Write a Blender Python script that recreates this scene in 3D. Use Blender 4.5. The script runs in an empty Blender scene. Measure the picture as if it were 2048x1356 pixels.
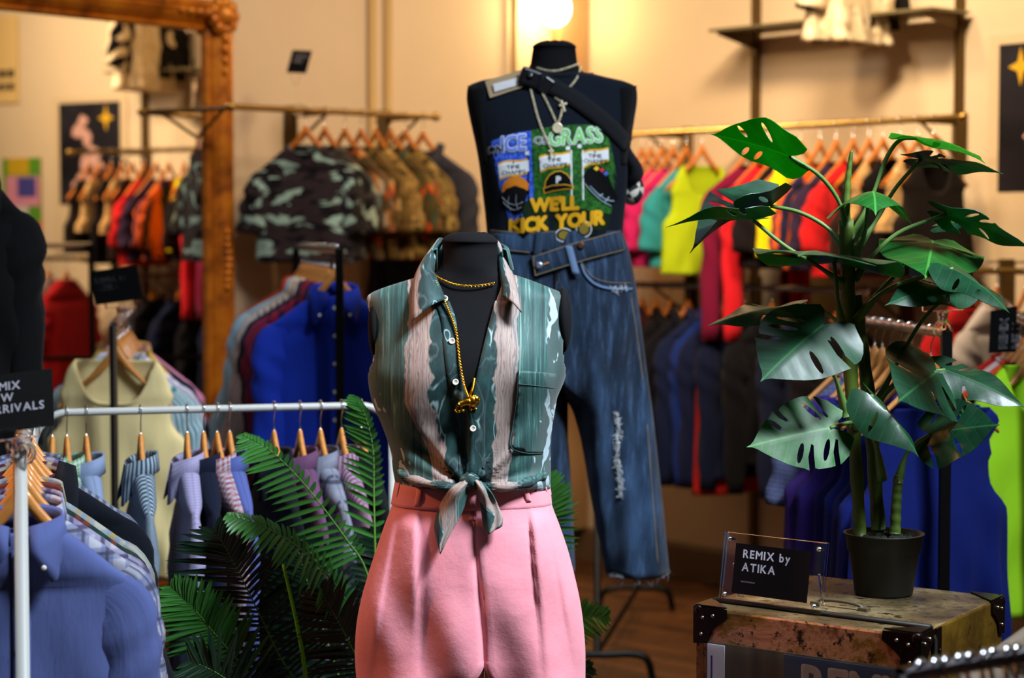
import bpy, bmesh, math, random
from mathutils import Vector, Matrix
from mathutils.geometry import delaunay_2d_cdt
V = Vector
C = bpy.context.scene.collection
SC = bpy.context.scene
PI = math.pi
# ------------------------------------------------------------------ camera
F, CX, CY = 4000.0, 1024.0, 678.0          # focal length and centre in pixels of the 2048x1356 frame
PITCH = math.atan((678 - 465) / 4000.0)
H = 1.58                                   # eye height
S = 1.1                                    # metres per depth unit used below
cp, sp = math.cos(PITCH), math.sin(PITCH)
cam_d = bpy.data.cameras.new('camera'); cam = bpy.data.objects.new('camera', cam_d); C.objects.link(cam)
cam.location = (0, 0, H); cam.rotation_euler = (PI/2 - PITCH, 0, 0)
cam_d.sensor_width = 36.0; cam_d.lens = 36.0 * F / 2048.0
cam_d.clip_end = 60
cam_d.dof.use_dof = True; cam_d.dof.focus_distance = 4.22; cam_d.dof.aperture_fstop = 2.6
SC.camera = cam
# ------------------------------------------------------------------ light and exposure
SC.view_settings.view_transform = 'Standard'; SC.view_settings.look = 'None'
SC.view_settings.gamma = 1.0; SC.view_settings.use_curve_mapping = False
SC.view_settings.exposure = 0.0
w = bpy.data.worlds.new('world'); SC.world = w; w.use_nodes = True
w.node_tree.nodes['Background'].inputs[0].default_value = (1.0, 0.72, 0.46, 1)
w.node_tree.nodes['Background'].inputs[1].default_value = 0.03

def lamp(name, kind, loc, energy, color, target=None, **kw):
    d = bpy.data.lights.new(name, kind); o = bpy.data.objects.new(name, d); C.objects.link(o)
    o.location = loc; d.energy = energy; d.color = color
    for k, v in kw.items(): setattr(d, k, v)
    if target is not None:
        o.rotation_euler = (V(target) - V(loc)).to_track_quat('-Z', 'Y').to_euler()
    return o
# daylight from the shop front (behind and right of the camera), warm track lamps over the back walls, an added fill for the lower rail
lamp('skylight', 'AREA', (2.0, 2.55, 4.4), 70, (0.80, 0.90, 1.0), (-0.05, 4.3, 1.1), shape='RECTANGLE', size=1.0, size_y=0.8, spread=math.radians(62))
lamp('skylight_wide', 'AREA', (0.0, 3.4, 4.2), 11, (0.70, 0.85, 1.0), (0.1, 4.3, 0.8), shape='RECTANGLE', size=3.0, size_y=1.8, spread=math.radians(100))
lamp('track_lamp_by_mirror', 'AREA', (-0.4, 6.4, 3.6), 28, (1.0, 0.84, 0.72), (-1.0, 8.2, 2.0), shape='DISK', size=0.5)
lamp('track_lamp_right', 'AREA', (0.9, 6.4, 3.6), 44, (1.0, 0.76, 0.50), (1.3, 8.5, 1.9), shape='DISK', size=0.5, spread=math.radians(120))
lamp('track_lamp_far_right', 'AREA', (2.6, 5.0, 3.5), 3.5, (1.0, 0.74, 0.50), (3.3, 6.4, 1.7), shape='DISK', size=0.5)
lamp('warm_lamp_left', 'SPOT', (-2.5, 3.9, 2.7), 190, (1.0, 0.38, 0.13), (-0.12, 4.2, 0.85), spot_size=math.radians(34), spot_blend=0.5, shadow_soft_size=0.12)
lamp('lower_rail_fill', 'AREA', (-0.2, 5.6, 3.3), 7, (1.0, 0.70, 0.42), (1.1, 8.4, 1.25), shape='DISK', size=0.3, spread=math.radians(45))  # added fill, no lamp of the shop: brightens the lower rail and its hangers
lamp('ceiling_spot', 'AREA', (0.5, 7.2, 3.4), 20, (1.0, 0.62, 0.32), (0.6, 8.0, 0.5), shape='DISK', size=0.3)

# ------------------------------------------------------------------ placing helpers
def at(px, py, d):
    """point seen at pixel (px,py) at depth d (units of S metres) in front of the camera"""
    a = (px - CX) / F; b = (CY - py) / F
    t = d * S / (cp + b * sp)
    return V((a * t, d * S, H + t * (-sp + b * cp)))
def at_z(px, py, z):
    a = (px - CX) / F; b = (CY - py) / F
    t = (z - H) / (-sp + b * cp)
    return V((a * t, t * (cp + b * sp), z))
def project(p):
    x, y, z = p[0], p[1], p[2] - H
    dep = y * cp - z * sp; up = y * sp + z * cp
    return CX + F * x / dep, CY - F * up / dep
def lerp(a, b, t): return a + (b - a) * t
def smooth(a, b, x):
    t = max(0.0, min(1.0, (x - a) / (b - a))); return t * t * (3 - 2 * t)
def table(rows, y):
    """linear-smooth interpolation of a table whose first column is the key"""
    if y <= rows[0][0]: return rows[0][1:]
    if y >= rows[-1][0]: return rows[-1][1:]
    for i in range(len(rows) - 1):
        if rows[i][0] <= y <= rows[i+1][0]:
            t = (y - rows[i][0]) / (rows[i+1][0] - rows[i][0])
            p0 = rows[max(i-1, 0)]; p1 = rows[i]; p2 = rows[i+1]; p3 = rows[min(i+2, len(rows)-1)]
            out = []
            for k in range(1, len(p1)):
                m1 = (p2[k]-p0[k]) / max(p2[0]-p0[0], 1e-6) * (p2[0]-p1[0])
                m2 = (p3[k]-p1[k]) / max(p3[0]-p1[0], 1e-6) * (p2[0]-p1[0])
                d = p2[k]-p1[k]
                if d == 0: m1 = m2 = 0
                else:
                    m1 = max(min(m1/d, 3), 0)*d; m2 = max(min(m2/d, 3), 0)*d
                out.append((2*t**3-3*t*t+1)*p1[k] + (t**3-2*t*t+t)*m1 + (-2*t**3+3*t*t)*p2[k] + (t**3-t*t)*m2)
            return tuple(out)
def spline(pts, n):
    """Catmull-Rom through points"""
    pts = [V(p) for p in pts]
    if len(pts) == 2: return [pts[0].lerp(pts[1], i/(n-1)) for i in range(n)]
    out = []; m = len(pts) - 1
    for i in range(n):
        u = i/(n-1)*m; k = min(int(u), m-1); t = u-k
        p1, p2 = pts[k], pts[k+1]
        p0 = pts[k-1] if k > 0 else p1*2-p2
        p3 = pts[k+2] if k+2 <= m else p2*2-p1
        out.append(0.5*((2*p1)+(-p0+p2)*t+(2*p0-5*p1+4*p2-p3)*t*t+(-p0+3*p1-3*p2+p3)*t**3))
    return out

# ------------------------------------------------------------------ meshes
ORG = {}
class MB:
    def __init__(s): s.v = []; s.f = []; s.uv = []; s.mi = []; s.fl = []
    def vert(s, p, uv=(0, 0)):
        s.v.append(V(p)); s.uv.append(uv); return len(s.v)-1
    def face(s, idx, mi=0, flat=False): s.f.append(tuple(idx)); s.mi.append(mi); s.fl.append(flat)
    def grid(s, P, closed=False, UV=None, mi=0, caps=False, skip=None):
        R = len(P); K = len(P[0]); b = len(s.v)
        for r in range(R):
            for c in range(K):
                s.vert(P[r][c], UV[r][c] if UV else (c/max(K-1, 1), r/max(R-1, 1)))
        for r in range(R-1):
            for c in range(K if closed else K-1):
                if skip and skip(r, c): continue
                c2 = (c+1) % K
                s.face((b+r*K+c, b+r*K+c2, b+(r+1)*K+c2, b+(r+1)*K+c), mi)
        if caps:
            for r in (0, R-1):
                ctr = sum((V(p) for p in P[r]), V())/K
                ci = s.vert(ctr, s.uv[b+r*K])
                for c in range(K if closed else K-1):
                    s.face((b+r*K+c, b+r*K+(c+1) % K, ci), mi)
    def tube(s, path, r, n=8, mi=0, caps=True, closed=False, flat=1.0, vs=1.0, frame=None):
        path = [V(p) for p in path]; m = len(path); P = []; U = []
        up = frame or V((0, 0, 1)); L = 0
        nrm = None
        for i, p in enumerate(path):
            if closed: t = path[(i+1) % m]-path[i-1]
            else: t = path[min(i+1, m-1)]-path[max(i-1, 0)]
            if t.length < 1e-9: t = V((0, 0, 1))
            t.normalize()
            if nrm is None:
                nrm = t.cross(up)
                if nrm.length < 1e-3: nrm = t.cross(V((1, 0, 0)))
                nrm.normalize()
            else:
                nrm = (nrm - t*nrm.dot(t))
                if nrm.length < 1e-6: nrm = t.cross(V((1, 0, .3)))
                nrm.normalize()
            bn = t.cross(nrm)
            rr = r[i] if isinstance(r, (list, tuple)) else r
            if i: L += (path[i]-path[i-1]).length
            P.append([p + nrm*(math.cos(2*PI*k/n)*rr) + bn*(math.sin(2*PI*k/n)*rr*flat) for k in range(n)])
            U.append([(k/n, L*vs) for k in range(n)])
        if closed: P.append(P[0]); U.append(U[0])
        s.grid(P, True, U, mi, caps and not closed)
    def box(s, c, size, R=None, mi=0):
        c = V(c); b = len(s.v)
        for x in (-1, 1):
            for y in (-1, 1):
                for z in (-1, 1):
                    q = V((x*size[0]/2, y*size[1]/2, z*size[2]/2))
                    s.vert(c + (R @ q if R else q), (q.x, q.z))
        for f in ((0, 1, 3, 2), (4, 6, 7, 5), (0, 4, 5, 1), (2, 3, 7, 6), (0, 2, 6, 4), (1, 5, 7, 3)):
            s.face([b+i for i in f], mi, True)
    def hexa(s, p, mi=0):
        """8 corner points: bottom ring 0-3, top ring 4-7"""
        b = len(s.v)
        for q in p: s.vert(q)
        for f in ((3, 2, 1, 0), (4, 5, 6, 7), (0, 1, 5, 4), (1, 2, 6, 5), (2, 3, 7, 6), (3, 0, 4, 7)):
            s.face([b+i for i in f], mi, True)
    def lathe(s, prof, n=24, o=(0, 0, 0), axis=None, mi=0, caps=True):
        o = V(o)
        R = axis.to_track_quat('Z', 'Y').to_matrix() if axis is not None else None
        P = []
        for r, z in prof:
            row = []
            for k in range(n):
                q = V((r*math.cos(2*PI*k/n), r*math.sin(2*PI*k/n), z))
                row.append(o + (R @ q if R else q))
            P.append(row)
        s.grid(P, True, None, mi, caps)
    def ball(s, c, r, nu=12, nv=8, R=None, mi=0):
        c = V(c)
        if not isinstance(r, (tuple, list)): r = (r, r, r)
        P = []
        for i in range(nv+1):
            a = PI*i/nv; row = []
            for k in range(nu):
                q = V((r[0]*math.sin(a)*math.cos(2*PI*k/nu), r[1]*math.sin(a)*math.sin(2*PI*k/nu), r[2]*math.cos(a)))
                row.append(c + (R @ q if R else q))
            P.append(row)
        s.grid(P, True, None, mi)
    def prism(s, pts2, o, ex, ey, depth, mi=0):
        """closed 2D outline extruded by depth vector"""
        o = V(o); ex = V(ex); ey = V(ey); depth = V(depth); n = len(pts2); b = len(s.v)
        for k in (0, 1):
            for (x, y) in pts2: s.vert(o+ex*x+ey*y+depth*k, (x, y))
        s.face([b+i for i in range(n)], mi, True); s.face([b+n+i for i in range(n)][::-1], mi, True)
        for i in range(n):
            j = (i+1) % n
            s.face((b+i, b+j, b+n+j, b+n+i), mi, True)
    def build(s, name, mat, parent=None, local=False, shade=True, solid=0.0, merge=0.0, bevel=0.0, offset=0.0, normals=False, crisp=False):
        me = bpy.data.meshes.new(name)
        org = V((0, 0, 0))
        if not local:
            if parent is not None: org = ORG[parent.name]
            else:
                lo = V((min(v.x for v in s.v), min(v.y for v in s.v), min(v.z for v in s.v)))
                hi = V((max(v.x for v in s.v), max(v.y for v in s.v), max(v.z for v in s.v)))
                org = V(((lo.x+hi.x)/2, (lo.y+hi.y)/2, lo.z))
        me.from_pydata([v-org for v in s.v], [], s.f)
        uvl = me.uv_layers.new(name='UVMap')
        li = [l.vertex_index for l in me.loops]
        uvl.data.foreach_set('uv', [c for i in li for c in s.uv[i]])
        me.polygons.foreach_set('material_index', s.mi)
        me.polygons.foreach_set('use_smooth', [bool(shade) and not fl for fl in s.fl])
        if merge or normals:
            bm = bmesh.new(); bm.from_mesh(me)
            if merge: bmesh.ops.remove_doubles(bm, verts=bm.verts, dist=merge)
            if normals: bmesh.ops.recalc_face_normals(bm, faces=bm.faces)
            bm.to_mesh(me); bm.free()
        for m in (mat if isinstance(mat, (list, tuple)) else [mat]): me.materials.append(m)
        o = bpy.data.objects.new(name, me); C.objects.link(o)
        if solid:
            md = o.modifiers.new('thickness', 'SOLIDIFY'); md.thickness = solid; md.offset = offset
        if crisp: md = o.modifiers.new('crisp_rim', 'EDGE_SPLIT'); md.split_angle = math.radians(50)
        if bevel:
            md = o.modifiers.new('bevel', 'BEVEL'); md.width = bevel; md.segments = 2; md.limit_method = 'ANGLE'
        if parent is not None: o.parent = parent
        elif not local: o.location = org
        ORG[o.name] = org
        return o

def tag(o, label=None, cat=None, group=None, kind=None):
    if label: o['label'] = label
    if cat: o['category'] = cat
    if group: o['group'] = group
    if kind: o['kind'] = kind
    return o
def thing(name, label, cat, loc=(0, 0, 0), group=None, rotz=0.0):
    o = bpy.data.objects.new(name, None); C.objects.link(o); o.empty_display_size = 0.05
    o.location = loc; o.rotation_euler = (0, 0, rotz); ORG[o.name] = V(loc)
    return tag(o, label, cat, group)

# ------------------------------------------------------------------ materials
def s2l(c): return c/12.92 if c <= 0.04045 else ((c+0.055)/1.055)**2.4
def rgb(h):
    if isinstance(h, (tuple, list)): return tuple(h[:3]) + (1.0,)
    h = h.lstrip('#'); return tuple(s2l(int(h[i:i+2], 16)/255) for i in (0, 2, 4)) + (1.0,)
class NT:
    def __init__(s, name):
        s.m = bpy.data.materials.new(name); s.m.use_nodes = True
        s.t = s.m.node_tree; s.b = s.t.nodes['Principled BSDF']; s.out = s.t.nodes['Material Output']
        s._uv = None; s._obj = None
    def node(s, kind, **kw):
        n = s.t.nodes.new(kind)
        for k, v in kw.items(): setattr(n, k, v)
        return n
    def link(s, a, b): s.t.links.new(a, b)
    def put(s, sock, val):
        if isinstance(val, bpy.types.NodeSocket): s.link(val, sock)
        elif isinstance(val, str): sock.default_value = rgb(val)
        else: sock.default_value = val
    def tc(s, which='UV'):
        n = s.node('ShaderNodeTexCoord'); return n.outputs[which]
    def math(s, op, a, b=0.0, c=None):
        n = s.node('ShaderNodeMath', operation=op); s.put(n.inputs[0], a); s.put(n.inputs[1], b)
        if c is not None: s.put(n.inputs[2], c)
        return n.outputs[0]
    def sep(s, vec):
        n = s.node('ShaderNodeSeparateXYZ'); s.link(vec, n.inputs[0]); return n.outputs
    def comb(s, x, y, z=0.0):
        n = s.node('ShaderNodeCombineXYZ')
        for i, v in enumerate((x, y, z)): s.put(n.inputs[i], v)
        return n.outputs[0]
    def mapping(s, vec, scale=(1, 1, 1), loc=(0, 0, 0), rot=(0, 0, 0)):
        n = s.node('ShaderNodeMapping'); s.link(vec, n.inputs[0])
        n.inputs['Scale'].default_value = scale; n.inputs['Location'].default_value = loc; n.inputs['Rotation'].default_value = rot
        return n.outputs[0]
    def noise(s, vec, scale=5.0, detail=3.0, rough=0.5, dist=0.0, out='Fac'):
        n = s.node('ShaderNodeTexNoise'); s.link(vec, n.inputs['Vector'])
        n.inputs['Scale'].default_value = scale; n.inputs['Detail'].default_value = detail
        n.inputs['Roughness'].default_value = rough; n.inputs['Distortion'].default_value = dist
        return n.outputs[out]
    def vor(s, vec, scale=5.0, out='Distance', feature='F1'):
        n = s.node('ShaderNodeTexVoronoi', feature=feature); s.link(vec, n.inputs['Vector']); n.inputs['Scale'].default_value = scale
        return n.outputs[out]
    def wave(s, vec, scale=5.0, dist=2.0, detail=2.0, dscale=1.0, direction='X', kind='BANDS'):
        n = s.node('ShaderNodeTexWave', wave_type=kind)
        if kind == 'BANDS': n.bands_direction = direction
        s.link(vec, n.inputs['Vector']); n.inputs['Scale'].default_value = scale; n.inputs['Distortion'].default_value = dist
        n.inputs['Detail'].default_value = detail; n.inputs['Detail Scale'].default_value = dscale
        return n.outputs['Fac']
    def ramp(s, fac, stops, interp='LINEAR'):
        n = s.node('ShaderNodeValToRGB'); s.put(n.inputs[0], fac); cr = n.color_ramp; cr.interpolation = interp
        while len(cr.elements) < len(stops): cr.elements.new(0.5)
        for e, (p, c) in zip(cr.elements, stops):
            e.position = p; e.color = rgb(c) if not isinstance(c, float) else (c, c, c, 1)
        return n.outputs[0]
    def step(s, fac, a, b):
        n = s.node('ShaderNodeMapRange', interpolation_type='SMOOTHSTEP'); s.put(n.inputs[0], fac)
        n.inputs[1].default_value = a; n.inputs[2].default_value = b
        return n.outputs[0]
    def mix(s, fac, a, b, mode='MIX'):
        n = s.node('ShaderNodeMix', data_type='RGBA', blend_type=mode)
        s.put(n.inputs[0], fac); s.put(n.inputs[6], rgb(a) if isinstance(a, str) else a); s.put(n.inputs[7], rgb(b) if isinstance(b, str) else b)
        return n.outputs[2]
    def bump(s, h, strength=0.3, dist=0.002):
        n = s.node('ShaderNodeBump'); s.link(h, n.inputs['Height']); n.inputs['Strength'].default_value = strength
        n.inputs['Distance'].default_value = dist; s.link(n.outputs[0], s.b.inputs['Normal'])
    def fin(s, color=None, rough=0.6, metal=0.0, spec=0.4, sheen=0.0, coat=0.0, trans=0.0, alpha=None, ior=None):
        b = s.b.inputs
        if color is not None: s.put(b['Base Color'], rgb(color) if isinstance(color, (str, tuple)) else color)
        s.put(b['Roughness'], rough); s.put(b['Metallic'], metal); b['Specular IOR Level'].default_value = spec
        if sheen: b['Sheen Weight'].default_value = sheen; b['Sheen Roughness'].default_value = 0.5
        if coat: b['Coat Weight'].default_value = coat; b['Coat Roughness'].default_value = 0.15
        if trans: b['Transmission Weight'].default_value = trans
        if ior: b['IOR'].default_value = ior
        return s.m
MAT = {}
def plain(name, color, rough=0.5, metal=0.0, spec=0.4, coat=0.0, var=0.0):
    if name in MAT: return MAT[name]
    n = NT(name); col = rgb(color)
    if var:
        f = n.noise(n.tc('Object'), 14, 4); n.bump(f, 0.15, 0.002)
        col = n.mix(n.math('MULTIPLY', f, var), color, tuple(c*0.35 for c in rgb(color)[:3])+(1,))
    MAT[name] = n.fin(col, rough, metal, spec, coat=coat); return MAT[name]
def cloth(name, spec):
    """fabric; UV in metres. spec = ('solid',c) ('stripe',c1,c2,period,duty) ('plaid',base,c2,c3,period) ('check',c1,c2,period)
    ('camo',c1,c2,c3,scale) ('floral',[colours],scale) ('melange',c1,c2)"""
    if name in MAT: return MAT[name]
    n = NT(name); uv = n.tc('UV'); u, v, _ = n.sep(uv); k = spec[0]
    def band(x, period, duty, soft=0.04):
        p = n.math('PINGPONG', n.math('DIVIDE', x, period), 0.5)
        return n.step(p, duty*0.5-soft, duty*0.5+soft)
    if k == 'solid': col = n.mix(n.math('MULTIPLY', n.noise(uv, 9, 4), 0.25), spec[1], tuple(c*0.6 for c in rgb(spec[1])[:3])+(1,))
    elif k == 'stripe': col = n.mix(band(u, spec[3], spec[4]), spec[2], spec[1])
    elif k == 'melange':
        col = n.mix(n.noise(n.mapping(uv, (160, 60, 1)), 4, 3), spec[1], spec[2])
    elif k == 'check':
        a = band(u, spec[3], 0.5); b_ = band(v, spec[3], 0.5)
        f = n.math('MULTIPLY', n.math('ADD', a, b_), 0.5); col = n.mix(f, spec[2], spec[1])
    elif k == 'plaid':
        a = band(u, spec[4], 0.5); b_ = band(v, spec[4], 0.5)
        c = n.mix(n.math('MULTIPLY', a, 0.55), spec[1], spec[2]); c = n.mix(n.math('MULTIPLY', b_, 0.55), c, spec[2])
        a2 = band(n.math('ADD', u, spec[4]*0.5), spec[4], 0.14); b2 = band(n.math('ADD', v, spec[4]*0.5), spec[4], 0.14)
        c = n.mix(n.math('MULTIPLY', n.math('SUBTRACT', 1.0, a2), 0.8), c, spec[3]); col = n.mix(n.math('MULTIPLY', n.math('SUBTRACT', 1.0, b2), 0.8), c, spec[3])
    elif k == 'camo':
        q = n.mapping(uv, (1.0, 2.0, 1))
        f1 = n.noise(q, spec[4], 2.5, 0.55, 0.6); f2 = n.noise(n.mapping(q, loc=(3.1, 7.7, 0)), spec[4]*0.9, 2.5, 0.55, 0.5)
        c = n.mix(n.step(f1, 0.53, 0.56), spec[1], spec[2]); col = n.mix(n.step(f2, 0.56, 0.60), c, spec[3])
    elif k == 'floral':
        cols = spec[1]
        w = n.noise(uv, spec[2]*0.7, 3, out='Color')
        q = n.node('ShaderNodeVectorMath', operation='MULTIPLY_ADD'); n.link(w, q.inputs[0]); q.inputs[1].default_value = (0.12, 0.12, 0); n.link(uv, q.inputs[2])
        cc = n.vor(q.outputs[0], spec[2], 'Color'); r, g, b_ = n.sep(cc)
        m = len(cols); col = n.ramp(r, [(i/m, c) for i, c in enumerate(cols)], 'CONSTANT')
        d = n.vor(q.outputs[0], spec[2], 'Distance'); col = n.mix(n.step(d, 0.35, 0.6), col, cols[0])
    h = n.noise(n.mapping(uv, (1, 1, 1)), 900, 1); h2 = n.noise(n.mapping(uv, (14, 4, 1)), 1.2, 4, 0.6)
    n.bump(n.math('ADD', n.math('MULTIPLY', h, 0.12), h2), 0.55, 0.006)
    MAT[name] = n.fin(col, 0.9, 0, 0.1, sheen=0.03); return MAT[name]

M_black = plain('black_powder_coat', '#050506', 0.4, 0, 0.2)
M_white = plain('white_enamel', '#a9aaa6', 0.35)
M_chrome = plain('chrome', '#d8d8dc', 0.16, 1.0)
M_brass = plain('aged_brass', '#a88848', 0.35, 1.0)
M_gold = plain('gold', '#e0a52e', 0.24, 1.0)
M_pale_gold = plain('pale_gold', '#e0d2b0', 0.35, 0.45)
M_card = plain('black_card', '#040405', 0.55, 0, 0.12)
M_ink = plain('white_lettering', '#e8e4f0', 0.5)
M_button = plain('white_button', '#e2dccf', 0.3)
M_form = plain('black_jersey', '#0a0a0d', 0.9, 0, 0.15)
M_paper = plain('cream_paper', '#d8c8ac', 0.7)
def wood_mat(name, c1, c2, rough=0.4, sc=1.0):
    n = NT(name); o = n.tc('Object'); f = n.noise(n.mapping(o, (6*sc, 60*sc, 60*sc)), 1.0, 4, 0.6)
    MAT[name] = n.fin(n.mix(f, c1, c2), rough, 0, 0.4, coat=0.25); n.bump(f, 0.08, 0.002); return MAT[name]
M_hanger = wood_mat('hanger_wood', '#d19045', '#a3602a', 0.35)
M_hanger_warm = wood_mat('amber_hanger_wood', '#cf7d2a', '#98501a', 0.35)
def glass_mat():
    n = NT('clear_acrylic'); MAT['acrylic'] = n.fin('#ffffff', 0.03, 0, 0.5, trans=1.0, ior=1.12); return n.m
M_acrylic = glass_mat()

# ------------------------------------------------------------------ lettering
GLYPH = {}
def glyph(ch, bold):
    if (ch, bold) in GLYPH: return GLYPH[(ch, bold)]
    cu = bpy.data.curves.new('t', 'FONT'); cu.body = ch; cu.size = 1.0; cu.resolution_u = 3; cu.fill_mode = 'FRONT'
    ob = bpy.data.objects.new('t', cu); C.objects.link(ob)
    dg = bpy.context.evaluated_depsgraph_get(); me = bpy.data.meshes.new_from_object(ob.evaluated_get(dg))
    g = ([(v.co.x, v.co.y) for v in me.vertices], [tuple(p.vertices) for p in me.polygons])
    bpy.data.objects.remove(ob); bpy.data.curves.remove(cu); bpy.data.meshes.remove(me)
    GLYPH[(ch, bold)] = g; return g
def text2d(s, size, bold=0.0, align='LEFT', spacing=1.0):
    """flat lettering set glyph by glyph with even gaps; outlines of any weight keep the same pitch"""
    vs, fs = [], []; x = 0.0; gap = .085 + (spacing-1)*.55
    for ch in s:
        if ch == ' ': x += .40; continue
        g0 = glyph(ch, 0.0)[0]; lo = min(p[0] for p in g0); hi = max(p[0] for p in g0)
        gv, gf = glyph(ch, 0.0); bd = bold/size if size < .5 else bold
        for (dx, dy) in ([(0, 0)] + [(math.cos(PI*k/4)*bd, math.sin(PI*k/4)*bd) for k in range(8)] if bd > 0 else [(0, 0)]):
            b = len(vs); vs += [(p[0]-lo+x+dx, p[1]+dy) for p in gv]; fs += [tuple(b+i for i in f) for f in gf]
        x += hi-lo+gap
    sh = -(x-gap)/2 if align == 'CENTER' else 0
    return [((p[0]+sh)*size, p[1]*size) for p in vs], fs
def text_part(name, s, size, mapper, mat, parent, bold=0.0, align='LEFT', spacing=1.0, label=None, local=False, pitch=1.15):
    mb = MB()
    for k, line in enumerate(s if isinstance(s, (list, tuple)) else [s]):
        vs, fs = text2d(line, size, bold, align, spacing); b = len(mb.v)
        for (x, y) in vs: mb.vert(mapper(x, y - k*size*pitch))
        for f in fs: mb.face([b+i for i in f], 0, True)
    o = mb.build(name, mat, parent, local=local)
    if label: o['label'] = label
    return o
# ------------------------------------------------------------------ hangers
def make_hanger_mesh(w=0.188, hr=0.0016):
    wood = MB(); P = []; U = []
    n = 22
    for i in range(n+1):
        t = -1 + 2*i/n; a = abs(t)
        x = t*w; z = -0.088 - 0.168*a**0.92 + 0.012*math.exp(-(a/0.12)**2)
        th = lerp(0.021, 0.0085, smooth(0.0, 0.55, a)) * (1 - 0.35*smooth(0.93, 1, a)); dp = lerp(0.0075, 0.0085, a)
        yb = 0.0
        row = []; ur = []
        for k in range(10):
            an = 2*PI*k/10
            row.append((x, -yb*0 + math.cos(an)*dp - yb, z + math.sin(an)*th)); ur.append((t, k/10))
        P.append(row); U.append(ur)
    wood.grid(P, True, U, 0, True)
    hook = MB(); r = 0.0165
    pts = [V((0, 0, -0.07)), V((0, 0, -0.035)), V((0.004, 0, -0.022))]
    for k in range(11):
        a = math.radians(-62 + 25*k); pts.append(V((r*math.cos(a), 0, r*math.sin(a))))
    hook.tube(pts, hr, 8)
    return wood, hook
H_PROTO = {}
def hanger(loc, phi, label, group, warm=False, thick=False):
    key = 't' if thick else 'w' if warm else 'n'
    if key not in H_PROTO:
        r = thing('coat_hanger', label, 'hanger', loc, group, phi)
        wd, hk = make_hanger_mesh(0.188, 0.0042 if thick else 0.0016)
        o1 = wd.build('wooden_arm', M_hanger_warm if warm else M_hanger, r, local=True)
        o2 = hk.build('hook', M_chrome, r, local=True)
        H_PROTO[key] = (r, [o1, o2]); return r
    pr, ch = H_PROTO[key]
    r = pr.copy(); C.objects.link(r); r.location = loc; r.rotation_euler = (0, 0, phi)
    r['label'] = label; r['category'] = 'hanger'; r['group'] = group
    for c in ch:
        d = c.copy(); C.objects.link(d); d.parent = r
    return r

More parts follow.
